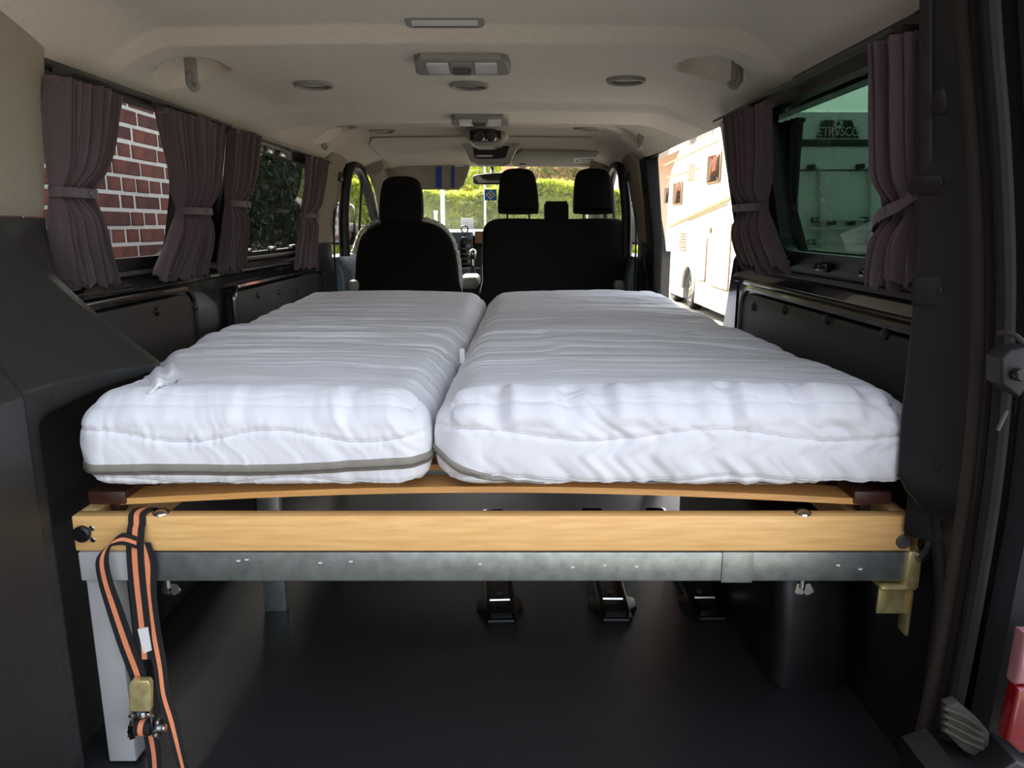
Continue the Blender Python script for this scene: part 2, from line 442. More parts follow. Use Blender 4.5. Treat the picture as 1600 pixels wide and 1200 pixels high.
# --- rear left trim (bulging plastic cover + light upper cover)
def Tz(z): 
    t = np.clip((1.0 - z) / .285, 0, 1); return t ** 1.35
def trimX(Y, Z):
    xu = np.interp(Y, [.7, 1.0, 1.35, 1.60, 1.62], [-.68, -.72, -.785, -.826, -.87])
    xl = np.interp(Y, [.7, 1.10, 1.13, 1.20, 1.30, 1.385, 1.41, 1.44, 1.55, 1.62], [-.585, -.590, -.612, -.607, -.575, -.523, -.525, -.56, -.74, -.86])
    x = xu + (xl - xu) * Tz(Z)
    rec = 1 / (1 + np.exp(-(Y - 1.172) / .004)) * 1 / (1 + np.exp((Z - (.655 + .16 * np.clip(Y - 1.17, 0, .22))) / .004))
    return x * (1 - rec) + np.minimum(x, -.665) * rec
ys = np.unique(np.concatenate([np.linspace(.72, 1.62, 70), np.linspace(1.09, 1.2, 24), np.linspace(1.36, 1.46, 12)]))
zs = np.unique(np.concatenate([np.linspace(-.02, .64, 24), np.linspace(.64, .73, 28), np.linspace(.73, .985, 26)]))
Y, Z = np.meshgrid(ys, zs, indexing='ij')
tl = struct('trim_2', gridmesh(np.stack([trimX(Y, Z), Y, Z], -1)), 'trim_dark', 'black bulging plastic cover beside the bed end', smooth=50)
zs2 = np.linspace(.988, 1.40, 24); ys2 = np.linspace(.72, 1.60, 40)
Y, Z = np.meshgrid(ys2, zs2, indexing='ij')
Xu = np.interp(Y, [.7, 1.0, 1.35, 1.60], [-.68, -.72, -.785, -.826]) + .006 + .045 * np.clip((Z - .98) / .35, 0, 1)
Xu[-1, :] -= .05; Xu[:, 0] -= .006
tu = struct('trim_3', gridmesh(np.stack([Xu, Y, Z], -1)), 'trim_light', 'light beige plastic cover above the black one in the rear corner', smooth=50)

# --- rear right pillar (painted metal), seals, outer rear corner
def pl(pts, Y): return [atY(px, py, Y) for px, py in pts]
inner = pl([(1437, -60), (1436, 60), (1437, 260), (1430, 440), (1418, 560), (1407, 660), (1403, 745)], 1.15) 
inn2 = [Vector((.835, 1.15, .50)), Vector((.86, 1.15, .36)), Vector((.86, 1.15, 0))]
inner = inner[:-1] + [Vector((inner[-1].x, 1.15, inner[-1].z)), Vector((inner[-1].x + .012, 1.15, inner[-1].z - .02))] + inn2
zz = [p.z for p in inner][::-1]; xx = [p.x for p in inner][::-1]
lv = np.linspace(0, 1.41, 60)
sec = []
for z in lv:
    xi = float(np.interp(z, zz, xx)); xs_ = float(np.interp(z, [0, .15, .57, .845, 1.01, 1.24, 1.41], [.815, .83, .845, .838, .812, .765, .72]))
    xs_ = max(xs_, xi + .035)
    sec.append([(xi + .10, 1.26, z), (xi + .012, 1.165, z), (xi, 1.150, z), (xi + .004, 1.142, z), (xi + .012, 1.138, z), (xs_ - .012, 1.065, z), (xs_ - .004, 1.055, z), (xs_, 1.045, z), (xs_ + .02, .99, z)])
tp = struct('trim_4', gridmesh(np.array(sec)), 'pillar_paint', 'dark grey painted metal rear pillar beside the bed', smooth=45)
# raised catch plates on the pillar; shade of the holes painted as black plates
def pillar_pt(px, py, dy=0.0):
    d = ray(px, py)
    for t in np.linspace(.9, 1.5, 400):
        p = Vector((CX, 0, CZ)) + d * t
        xi = float(np.interp(p.z, zz, xx)); xs_ = max(float(np.interp(p.z, [0, .15, .57, .845, 1.01, 1.24, 1.41], [.815, .83, .845, .838, .812, .765, .72])), xi + .035)
        ysurf = 1.138 + (p.x - xi - .012) / max(xs_ - xi - .024, .005) * (1.065 - 1.138)
        if p.y >= ysurf: break
    return p
dirp = Vector((.075, -.073, 0)).normalized(); nrm = Vector((-.073, -.075, 0)).normalized()
def pplate(name, px, py, w, h, th, m, par, rad=.006):
    c = pillar_pt(px, py)
    M = Matrix((( dirp.x, 0, nrm.x, c.x), (dirp.y, 0, nrm.y, c.y), (dirp.z, 1, nrm.z, c.z), (0, 0, 0, 1)))
    return mk(name, xf(prism(rrect(-w / 2, w / 2, -h / 2, h / 2, rad, 4), 'z', -.003, th, .0015, 2), M), m, par)
cp = pplate('catch_plate', 1459, 455, .060, .044, .004, 'flag_black', tp, .010)
pplate('catch_hole_shade', 1450, 452, .014, .018, .0055, 'flag_black', tp, .006); pplate('catch_hole_shade', 1470, 454, .008, .012, .0055, 'flag_black', tp, .004)
pplate('hinge_plate', 1466, 288, .075, .026, .004, 'black_plastic', tp, .004)
for px in (1452, 1470): pplate('bolt_hole_shade', px, 286, .009, .010, .0055, 'flag_black', tp, .004)
pplate('slot', 1483, 283, .004, .024, .0055, 'flag_black', tp, .0015)  # black plate painting the shade inside the slot
pplate('bump_stop', 1471, 160, .020, .034, .006, 'black_plastic', tp, .009)
pplate('plug', 1464, 728, .007, .014, .004, 'flag_black', tp, .003)
pplate('latch_panel', 1452, 800, .070, .10, .003, 'black_plastic', tp, .010)
seal_pts = [(1530, -60), (1537, 60), (1550, 220), (1558, 400), (1556, 560), (1543, 720), (1520, 880), (1487, 1060), (1450, 1220)]
for dx, Yd, r, m in ((-24, 1.035, .013, 'rubber_brown'), (-4, 1.01, .010, 'rubber'), (13, .985, .012, 'rubber')):
    mk('door_seal', tube(smoothpts([atY(px + dx, py, Yd) for px, py in seal_pts], 6), r, 10), m, tp)
outer = []
for z in np.linspace(-.15, 1.45, 40):
    x0 = float(np.interp(z, [0, .15, .57, .845, 1.01, 1.24, 1.41], [.815, .83, .845, .838, .812, .765, .72])) + .01
    outer.append([(x0, 1.0, z), (x0 + .01, .97, z), (x0 + .06, .955, z), (x0 + .12, .97, z), (x0 + .15, 1.05, z), (x0 + .155, 1.3, z)])
mat('corner_black', (26, 27, 29), .75, var=.1)
rc = struct('trim_5', gridmesh(np.array(outer)), 'corner_black', 'black painted outer rear corner of the van', smooth=45)
# hinge arm and check strap of the opened rear door
hg = thing('door_hinge', atY(1580, 560, .93), 'small dark door hinge with a bent tan arm on the rear corner', 'hinge')
mk('arm', tube(smoothpts([atY(1560, 521, .945), atY(1578, 521, .93), atY(1592, 528, .92), atY(1606, 545, .92)], 5), .0035, 8), 'rubber_brown', hg)
mk('bracket', prism([(p.x, p.z) for p in pl([(1562, 560), (1578, 545), (1600, 540), (1612, 590), (1590, 620), (1562, 600)], .93)], 'y', .925, .96, .004), 'flag_black', hg)
mk('pin', cyl(atY(1590, 585, .92), (0, 1, 0), .008, .02, 14, .002), 'black_plastic', hg)
mk('stay_rod', tube([atY(1573, 642, .94), atY(1559, 672, .945)], .0025, 8), 'grey_dark', hg)
# tail lamp
tlp = thing('tail_lamp', atY(1590, 1165, .9), 'red and clear tail lamp on the outer rear corner', 'tail lamp')
a = pl([(1595, 985), (1580, 1065), (1680, 1065), (1690, 985)], .91); mk('clear_lens', prism([(p.x, p.z) for p in a], 'y', .90, .925, .006), 'taillight_clear', tlp)
a = pl([(1580, 1066), (1562, 1148), (1585, 1168), (1680, 1150), (1680, 1066)], .91); mk('red_lens', prism([(p.x, p.z) for p in a], 'y', .895, .92, .006), 'taillight', tlp)
# ribbed bump pad below
bp = thing('bump_pad', atY(1500, 1175, .95), 'ribbed olive-grey rubber pad low on the rear corner', 'bump pad')
a = pl([(1475, 1098), (1492, 1092), (1525, 1120), (1541, 1140), (1538, 1175), (1525, 1180), (1500, 1168), (1472, 1140)], .955)
mk('base', prism([(p.x, p.z) for p in a], 'y', .945, .965, .004), 'pad', bp)
for k in range(4):
    mk('rib', tube([atY(1474, 1106 + 11 * k, .943), atY(1505, 1118 + 13 * k, .943), atY(1535, 1138 + 10.5 * k, .943)], .0035, 8), 'pad', bp)
# bumper ledge below the pad
a = pl([(1440, 1192), (1480, 1178), (1520, 1188), (1560, 1160), (1600, 1180), (1700, 1180), (1700, 1300), (1430, 1300)], .94)
struct('trim_6', prism([(p.x, p.z) for p in a], 'y', .90, 1.0, .004), 'black_plastic', 'black plastic bumper end below the tail lamp')

# --- B pillars, A pillars, front
for side, n, lab in ((-1, 7, 'light grey trim of the door pillar behind the driver seat'), (1, 8, 'light grey trim of the pillar between sliding door and passenger door')):
    up = [(side * (WX(z) - .03), z) for z in np.linspace(.88, 1.33, 8)] + [(side * (WX(z) + .01), z) for z in np.linspace(1.33, .88, 8)]
    o = struct('trim_%d' % n, prism(up, 'y', 3.90, 4.26, .015), 'trim_light', lab)
    mk('lower_cover', prism([(side * .845, 0), (side * .85, .88), (side * .90, .88), (side * .90, 0)], 'y', 3.90, 4.22, .012), 'panel_dark', o)
    mk('belt', ribbon([(side * .80, 4.18, 1.24), (side * .815, 4.19, 1.1), (side * .835, 4.2, .9), (side * .835, 4.2, .5)], .045, .002, (0, 1, 0)), 'black_plastic', o)
    mk('belt_guide', box(side * .79 - .018, side * .79 + .018, 4.15, 4.23, 1.205, 1.255, .008), 'black_plastic', o)
    # door frame arc + A-pillar
    arc = [(side * .795, 4.27, .80), (side * .79, 4.28, 1.05), (side * .765, 4.31, 1.26), (side * .745, 4.42, 1.305), (side * .745, 4.62, 1.26), (side * .755, 4.85, 1.16), (side * .775, 5.15, 1.02), (side * .79, 5.40, .90)]
    mk('door_frame', tube(smoothpts(arc, 6), .030, 10), 'black_plastic', o)
    ap = [(side * .66, 4.55, 1.315), (side * .675, 4.85, 1.23), (side * .705, 5.15, 1.10), (side * .74, 5.45, .96), (side * .76, 5.65, .87)]
    mk('windscreen_pillar', tube(smoothpts(ap, 6), .055, 10), 'trim_light', o)
    mk('window_divider', tube([(side * .785, 4.62, .85), (side * .755, 4.66, 1.25)], .008, 8), 'black_plastic', o)
# sliding door opening front seal
ds = struct('trim_9', tube(smoothpts([(.815, 3.86, 1.27), (.84, 3.85, 1.15), (.865, 3.84, 1.0), (.875, 3.83, .85), (.88, 3.80, .70), (.885, 3.74, .55), (.88, 3.72, .3), (.88, 3.72, .0)], 6), .022, 10), 'rubber', 'dark rubber seal at the front of the sliding door opening')
mk('pillar_cover', prism([(.855, 0), (.86, .60), (.845, .9), (.79, 1.29), (.86, 1.29), (.90, .9), (.90, 0)], 'y', 3.76, 3.93, .012), 'rubber', ds)
mk('grab_bar', tube(smoothpts([(.838, 3.84, .74), (.826, 3.84, .76), (.824, 3.84, .83), (.838, 3.84, .855)], 4), .007, 8), 'black_plastic', ds)
# front doors (lower) and glass
for side, n, lab in ((-1, 1, 'grey lined driver door below its window'), (1, 2, 'grey lined passenger door below its window')):
    d = struct('door_%d' % n, prism([(side * .80, .1), (side * .80, .70), (side * .83, .80), (side * .92, .80), (side * .95, .1)], 'y', 4.26, 5.4, .015), 'bluegrey', lab)
    mk('armrest', box(min(side * .74, side * .80), max(side * .74, side * .80), 4.32, 4.9, .60, .66, .015), 'grey_plastic', d)
    g = struct('window_%d' % (3 + 2 * n), ([(side * .81, 4.30, .80), (side * .80, 5.35, .80), (side * .78, 5.2, 1.0), (side * .765, 4.75, 1.22), (side * .765, 4.35, 1.28)], [(0, 1, 2, 3, 4)]), 'glass_clear', 'clear glass of the front door')
    m = thing('side_mirror', (side * 1.02, 5.1, .86), 'black outside mirror by the %s door' % ('driver' if side < 0 else 'passenger'), 'mirror')
    mk('housing', prism(rrect(side * 1.0 - .10, side * 1.0 + .10, .84, 1.12, .06, 5), 'y', 5.08, 5.20, .03), 'black_gloss', m)
    mk('mirror_glass', prism(rrect(side * 1.0 - .08, side * 1.0 + .08, .86, 1.10, .05, 5), 'y', 5.074, 5.085), 'mirror', m)
    mk('foot', box(min(side * .88, side * .98), max(side * .88, side * .98), 5.1, 5.17, .84, .90, .01), 'black_gloss', m)
# windscreen
ws = np.array([[(x * (.64 + .12 * t), 4.86 + .86 * t + .05 * (1 - x * x), 1.335 - .42 * t) for x in np.linspace(-1, 1, 12)] for t in np.linspace(0, 1, 8)])
struct('window_4', gridmesh(ws), 'glass_clear', 'clear windscreen in front of the seats')
# front header (lining in the headliner fabric)
hx_ = np.linspace(-.60, .60, 40); hy_ = np.linspace(3.99, 4.85, 24)
hY, hX = np.meshgrid(hy_, hx_, indexing='ij'); hX = hX * np.interp(hY, [3.99, 4.1, 4.85], [.93, 1.0, 1.0])
hd = np.stack([hX, hY, roofz(hX, hY) - .006], -1)
struct('trim_10', gridmesh(hd), 'headliner', 'fabric lining above the windscreen', smooth=50)
struct('wall_front', prism([(-.88, -.05), (.88, -.05), (.88, .84), (.70, .86), (-.70, .86), (-.88, .84)], 'y', 5.70, 5.80), 'black_plastic', 'black bulkhead under the windscreen')

# ================================================================== OUTSIDE
GZ = -.50
struct('ground', box(-40, 40, -30, 60, GZ - .1, GZ), 'ground', 'grey paved yard around the van')

# brick house on the left, unseen height set to keep sun off the windows
HX = -1.78
bh = thing('brick_garage', (HX - 1.5, -1.0, GZ), 'low red brick garage with pale mortar joints outside the side windows', 'garage')
mk('wall_core', box(HX - 4, HX - .035, -6, 5.35, GZ, 2.9), 'brick_b', bh)
mk('roof_slab', box(HX - 4.05, HX + .06, -6.05, 5.40, 2.9, 3.02, .01), 'grey_dark', bh)
mk('mortar_bed', box(HX - .04, HX + .005, 1.6, 5.34, GZ, 2.3), 'mortar', bh)
CH = .0833; bl = []
rows = range(-6, 16)
protos = {}
for ri, r_ in enumerate(rows):
    z = .97 + (r_ - 2) * CH; y = 1.62 + (ri * .125 * 1.37) % .25; k = ri
    while y < 5.33:
        header = random.random() < (.30 if ri % 2 else .45)
        L = .125 if header else .265
        if y + L > 5.335: L = 5.335 - y
        if L > .05: bl.append((y, z, L, header))
        y += L + .017
bl.sort(key=lambda b: (abs(b[1] - 1.1) > .62, b[0] < 2.35, b[0]))
vis, rest = bl[:300], bl[300:]
def brickgeo(L): return box(-.03, .012, 0, L, 0, CH - .017, .003, 1)
for y, z, L, h in vis:
    key = (round(L, 3), random.choice(['brick', 'brick', 'brick_b', 'brick_c']))
    if key not in protos:
        me_o = mk('brick', brickgeo(L), key[1], bh); protos[key] = me_o
        me_o.location = Vector((HX - .004 + random.uniform(-.003, .003), y, z)) - ORG[bh.name]
    else:
        o = protos[key].copy(); COL.objects.link(o); o.location = Vector((HX - .004 + random.uniform(-.003, .003), y, z)) - ORG[bh.name]
rm = MB()
for y, z, L, h in rest: rm.add(brickgeo(L), T(HX - .004, y, z))
if rest: tag(mk('bricks', rm.vf, 'brick', bh), kind='stuff')

# foliage
def leaves(n, centers, rad, size, seed, shell=True, zmin=GZ):
    g = np.random.default_rng(seed)
    ci = g.integers(0, len(centers), n); C = np.array(centers)[ci]; Rd = np.array(rad)[ci]
    d = g.normal(size=(n, 3)); d /= np.linalg.norm(d, axis=1)[:, None]
    rr = (.72 + .33 * g.random(n)) if shell else g.random(n) ** .4
    p = C + d * Rd * rr[:, None]; p[:, 2] = np.maximum(p[:, 2], zmin + .02)
    a = g.normal(size=(n, 3)); a /= np.linalg.norm(a, axis=1)[:, None]
    b = np.cross(a, g.normal(size=(n, 3))); b /= np.linalg.norm(b, axis=1)[:, None]
    s = size * (.6 + .8 * g.random(n))[:, None]
    V = np.stack([p - a * s, p + b * s * .45, p + a * s, p - b * s * .45], 1).reshape(-1, 3)
    f = np.arange(4 * n).reshape(n, 4)
    return V.tolist(), f.tolist()
def boxleaves(n, lo, hi, size, seed):
    g = np.random.default_rng(seed); lo = np.array(lo); hi = np.array(hi)
    p = lo + (hi - lo) * g.random((n, 3))
    side = g.integers(0, 4, n)
    p[:, 1] = np.where(side < 2, lo[1] + .18 * g.random(n), p[:, 1]); p[:, 2] = np.where(side == 2, hi[2] - .15 * g.random(n), p[:, 2])
    p[:, 2] += .10 * np.sin(p[:, 0] * 2.3) * (p[:, 2] - lo[2]) / (hi[2] - lo[2])
    p[:, 1] += .12 * np.sin(p[:, 0] * 3.1 + p[:, 2] * 4)
    a = g.normal(size=(n, 3)); a /= np.linalg.norm(a, axis=1)[:, None]
    b = np.cross(a, g.normal(size=(n, 3))); b /= np.linalg.norm(b, axis=1)[:, None]
    s = size * (.6 + .8 * g.random(n))[:, None]
    V = np.stack([p - a * s, p + b * s * .5, p + a * s, p - b * s * .5], 1).reshape(-1, 3)
    return V.tolist(), np.arange(4 * n).reshape(n, 4).tolist()
def hedge(x0, x1, y0, y1, h, n, seed, label):
    t = thing('hedge', ((x0 + x1) / 2, (y0 + y1) / 2, GZ), label, 'hedge')
    tag(mk('foliage', boxleaves(n, (x0, y0, GZ + .05), (x1, y1, h), .055, seed), 'leaf_lime', t, smooth=0), kind='stuff')
    mk('branch_core', box(x0 + .05, x1 - .05, y0 + .15, y1 - .1, GZ, h - .12, .06), 'leaf_mid', t)
    return t
hedge(-6.0, 2.1, 11.6, 12.6, 1.55, 48000, 3, 'sunlit yellow-green hedge seen through the windscreen')
def tree(name, label, base, trunk_h, crowns, n, size, m, seed, group=None):
    t = thing(name, (base[0], base[1], GZ), label, 'tree', group)
    mk('trunk', tube([(base[0], base[1], GZ), (base[0] + .05, base[1], GZ + trunk_h * .6), (base[0], base[1] + .05, GZ + trunk_h)], [.16, .12, .07], 10), 'bark', t)
    tag(mk('crown', leaves(n, [c[0] for c in crowns], [c[1] for c in crowns], size, seed), m, t, smooth=0), kind='stuff')
    return t
tree('evergreen_tree', 'dense dark evergreen beyond the end of the brick wall', (-2.5, 6.7), 2.2,
     [((-2.4, 6.2, .4), (.55, .75, 1.0)), ((-2.45, 6.3, 1.3), (.52, .75, .9)), ((-2.45, 7.3, .6), (.5, .8, 1.1)), ((-2.45, 7.3, 1.5), (.5, .8, .9)), ((-2.5, 6.8, 2.2), (.45, .7, .8)), ((-2.5, 8.5, .7), (.5, .8, 1.2)), ((-2.5, 8.5, 1.7), (.5, .8, .9)), ((-2.6, 9.5, 1.2), (.45, .6, 1.5))], 60000, .036, 'leaf_dark', 11)
tree('leafy_bush', 'sunlit pale green bush outside the driver door', (-3.9, 10.6), 1.2,
     [((-3.9, 10.6, .7), (.7, .6, 1.1)), ((-3.75, 10.7, 1.6), (.7, .6, .9)), ((-4.3, 10.6, 2.1), (.7, .6, .9))], 12000, .06, 'leaf_mid', 12)
tree('garden_tree', 'tree with reddish twigs rising behind the hedge', (1.4, 15.4), 2.4,
     [((1.3, 15.4, 2.1), (.7, .7, .8)), ((1.75, 15.5, 2.4), (.6, .7, .7)), ((.9, 15.5, 2.3), (.7, .7, .6))], 7000, .06, 'leaf_pink', 13)
tree('garden_tree', 'broad lime-green tree behind the hedge', (-1.6, 15.0), 2.4,
     [((-2.4, 15, 2.2), (1.5, 1, .9)), ((-1.0, 15, 2.0), (.9, 1, .9)), ((-4.2, 15.0, 2.4), (1.4, 1, 1.2))], 16000, .07, 'leaf_lime', 14)
# white posts
for (px, wpx, Yp, lab) in ((692, 6, 10.4, 'slim white post standing before the hedge beside the driver headrest'), (758, 3, 9.6, 'thin white pole standing before the hedge behind the pennant'), (681, 5, 11.1, 'short white post beside the slim white post')):
    x = atY(px, 340, Yp).x; w = wpx / F * Yp
    ht = 1.9 if 'short' not in lab else 1.15
    pz = mk('garden_post', join(box(x - w / 2, x + w / 2, Yp - w / 2, Yp + w / 2, GZ, ht, w * .12), box(x - w * .62, x + w * .62, Yp - w * .62, Yp + w * .62, ht - .01, ht + .03, .006), box(x - w, x + w, Yp - w, Yp + w, GZ, GZ + .03, .005)), 'white_paint')
    tag(pz, lab, 'post')

# neighbour house behind the motorhome
nh = thing('neighbour_house', (4.5, 24, GZ), 'cream rendered house with an orange tiled roof behind the motorhome', 'house')
mk('wall', box(2.9, 6.1, 20, 28, GZ, 3.2), 'render_wall', nh)
mk('roof', prism([(19.2, 2.9), (24, 6.5), (28.8, 2.9), (28.8, 3.1), (24, 6.75), (19.2, 3.1)], 'x', 2.5, 6.5), 'roof_tile', nh)
mk('eave_board', box(2.5, 6.5, 19.15, 19.25, 2.75, 3.05, .01), 'eave_wood', nh)
for k in range(1):
    w_ = mk('window', box(4.2 + 2.2 * k, 5.3 + 2.2 * k, 19.94, 20.02, 1.0, 2.2, .02), 'white_paint', nh)
    mk('pane', box(4.28 + 2.2 * k, 5.22 + 2.2 * k, 19.92, 19.95, 1.08, 2.12), 'black_gloss', w_)
hs = thing('far_house', (4, 24, GZ), 'far brick house with a red roof behind the hedge', 'house')
mk('wall', box(-1.5, 1.6, 24, 30, GZ, 2.1), 'brick_c', hs)
mk('roof', prism([(23.4, 1.95), (27, 4.4), (30.6, 1.95), (30.6, 2.15), (27, 4.65), (23.4, 2.15)], 'x', -1.9, 2.0), 'roof_tile', hs)
w_ = mk('window', box(-.4, .6, 23.95, 24.02, .9, 1.7, .02), 'white_paint', hs); mk('pane', box(-.32, .52, 23.93, 23.96, .98, 1.62), 'black_gloss', w_)
# porch roof with orange boards by the motorhome
pc = thing('carport', (3.0, 17.2, GZ), 'orange-brown timber carport roof above the motorhome front', 'carport')
mk('roof_board', prism([(16.6, 2.62), (19.0, 3.0), (19.0, 3.12), (16.6, 2.74)], 'x', 2.7, 5.2), 'eave_wood', pc)
for k in range(4): mk('rafter', prism([(16.62, 2.50), (19.0, 2.88), (19.0, 3.0), (16.62, 2.62)], 'x', 2.8 + .7 * k, 2.9 + .7 * k), 'white_paint', pc)
for x in (2.8, 5.0): mk('post', box(x, x + .12, 18.7, 18.82, GZ, 2.95, .01), 'eave_wood', pc)

# ---- motorhome
MX0, MX1, MY0, MY1 = 3.32, 5.62, 9.4, 15.6; MZ0, MZ1 = -.34, 2.36
mh = thing('motorhome', ((MX0 + MX1) / 2, (MY0 + MY1) / 2, GZ), 'white motorhome with tan stripes parked beside the open sliding door', 'motorhome')
body = [(MY0 + .06, MZ0), (MY0, MZ0 + .3), (MY0, MZ1 - .30), (MY0 + .10, MZ1 - .05), (MY0 + .3, MZ1), (MY1 - .9, MZ1), (MY1 - .2, MZ1 - .35), (MY1, MZ1 - 1.0), (MY1 + .1, MZ0)]
# wheel arch cut into the side outline
wc = atX(1076, 450, MX0); wy = wc.y; wz = GZ + .345
arch = [(wy + .44 * math.cos(a), wz + .44 * math.sin(a)) for a in np.linspace(math.pi, 0, 14)]
arch = [(y, max(z, MZ0)) for y, z in arch if z >= MZ0 - .001]
b2 = body[:]; 
poly = [b2[0], ] + b2[1:] + []  # outline then bottom with arch
bottom = [(y, z) for y, z in arch[::-1]]
poly = b2 + [(bottom[0][0] + .001, MZ0)] + bottom + [(bottom[-1][0] - .001, MZ0)]
mk('body', prism(poly, 'x', MX0, MX1, 0), 'mh_white', mh, smooth=30)
mk('arch_trim', tube([Vector((MX0 - .01, y, z)) for y, z in arch], .035, 8), 'mh_white', mh)
mk('arch_liner', box(MX0 + .3, MX1 - .3, wy - .45, wy + .45, MZ0 - .05, wz + .46), 'black_plastic', mh)
def wheel(x, y):
    M = T(x, y, wz) @ Matrix.Rotation(R(-90), 4, 'Y')
    w = mk('wheel', lathe([(.20, -.10), (.30, -.11), (.335, -.08), (.345, 0), (.335, .08), (.30, .11), (.20, .10)], 28, M), 'tyre', mh)
    sp = MB(); sp.add(lathe([(.0, .10), (.05, .10), (.06, .08)], 16, M)); sp.add(lathe([(.19, .06), (.215, .10), (.225, .09), (.21, .0)], 28, M))
    for k in range(7):
        sp.add(box(-.018, .018, .04, .20, .06, .09, .004), M @ Matrix.Rotation(2 * math.pi * k / 7, 4, 'Z'))
    mk('rim', sp.vf, 'rim', w)
wheel(MX0 + .13, wy); wheel(MX1 - .13, wy); 
fy = MY1 - .75
wheel(MX0 + .13, fy)
mk('skirt', box(MX0 + .02, MX1 - .02, MY0 + .2, wy - .5, GZ + .20, MZ0 + .02, .02), 'mh_white', mh)
def sidepatch(name, px0, py0, px1, py1, m, th=.012, rad=.03, par=None, z=None):
    a = atX(px0, py0, MX0); b = atX(px1, py1, MX0)
    y0, y1 = sorted((a.y, b.y)); z0, z1 = sorted((a.z, b.z)) if z is None else z
    return mk(name, prism(rrect(y0, y1, z0, z1, min(rad, (y1 - y0) / 3, (z1 - z0) / 3), 4), 'x', MX0 - th, MX0 + .01, .004, 2), m, par or mh)
def sideline(name, pa, pb, w, m):
    a = atX(*pa, MX0 - .006); b = atX(*pb, MX0 - .006)
    return mk(name, ribbon([a, (a + b) / 2, b], w, .008, (0, 0, 1)), m, mh)
for wpx, zz_ in (((1104, 1128), (1.62, 2.08)), ((1052, 1069), (1.36, 1.80))):
    fr = sidepatch('window', wpx[0], 300, wpx[1], 250, 'mh_tan', .02, .06, z=zz_)
    sidepatch('pane', wpx[0] + 1.5, 300, wpx[1] - 1.5, 250, 'mh_window', .028, .05, fr, z=(zz_[0] + .03, zz_[1] - .03))
sidepatch('window', 1039, 300, 1045, 290, 'mh_window', .02, .04, z=(1.42, 1.72))
for (x0, x1, z0, z1) in ((1077, 1088, 1.74, 2.04), (1067, 1079, .50, .86)):
    v_ = sidepatch('vent', x0, 250, x1, 240, 'mh_white', .015, .02, z=(z0, z1))
    a = atX(x0 + 1, 250, MX0).y; b = atX(x1 - 1, 250, MX0).y; a, b = sorted((a, b))
    for k in range(7):
        zc = z0 + (z1 - z0) * (k + .7) / 7.4
        mk('slat', box(MX0 - .026, MX0 - .012, a, b, zc - .008, zc + .008), 'mh_tan', v_)
for (x0, x1, z0, z1) in ((1093, 1105, .06, .80), (1112, 1142, .02, 1.02)):
    hh = sidepatch('hatch', x0, 400, x1, 390, 'mh_tan', .010, .05, z=(z0, z1))
    sidepatch('hatch_door', x0 + .8, 400, x1 - .8, 390, 'mh_white', .016, .04, hh, z=(z0 + .018, z1 - .018))
sidepatch('door_lock', 1109, 360, 1112, 358, 'mh_tan', .02, .01, z=(.86, .94))
sideline('stripe', (1140, 310), (1046, 354), .05, 'mh_tan'); sideline('stripe', (1136, 318), (1076, 344), .022, 'mh_tan')
sideline('stripe', (1122, 219), (1030, 262), .035, 'mh_tan'); sideline('stripe', (1092, 263), (1036, 279), .03, 'mh_tan')
sideline('stripe', (1140, 232), (1080, 250), .012, 'mh_grey')
# rear wall details
def rp(px, py): return atY(px, py, MY0)
zr = rp(1300, 222).z
mk('rear_moulding', box(MX0 + .02, MX1 - .02, MY0 - .02, MY0 + .02, rp(1300, 229).z, rp(1300, 218).z, .006), 'black_plastic', mh)
mk('rear_seam', box(MX0 + .02, MX1 - .02, MY0 - .006, MY0 + .02, rp(1300, 267).z, rp(1300, 265).z), 'black_plastic', mh)
q = [rp(*p) for p in ((1275, 215), (1286, 188), (1329, 188), (1341, 215))]
bd = mk('name_plate', prism([(p.x, p.z) for p in q], 'y', MY0 - .028, MY0 + .08, .003), 'flag_black', mh)
e = rp(1308, 194); mk('emblem', cyl((e.x, MY0 - .03, e.z), (0, 1, 0), .055, .012, 20), 'mh_grey', bd)
mk('emblem_mark', prism([(e.x - .03, e.z - .03), (e.x, e.z + .035), (e.x + .03, e.z - .02), (e.x + .005, e.z - .01)], 'y', MY0 - .040, MY0 - .034), 'flag_black', bd)
tc = bpy.data.curves.new('lettering', 'FONT'); tc.body = 'ETRVSCO'; tc.size = .15; tc.extrude = .004; tc.align_x = 'CENTER'
to = bpy.data.objects.new('lettering', tc); COL.objects.link(to)
me = bpy.data.meshes.new_from_object(to); bpy.data.objects.remove(to)
tx = rp(1308, 213)
me.transform(T(tx.x, MY0 - .034, tx.z) @ Matrix.Rotation(R(90), 4, 'X') @ Matrix.Scale(.78, 4, (1, 0, 0)))
me.materials.append(MATS['mh_grey']); lo_ = bpy.data.objects.new('lettering', me); COL.objects.link(lo_); lo_.parent = bd; lo_.location = (0, 0, 0)
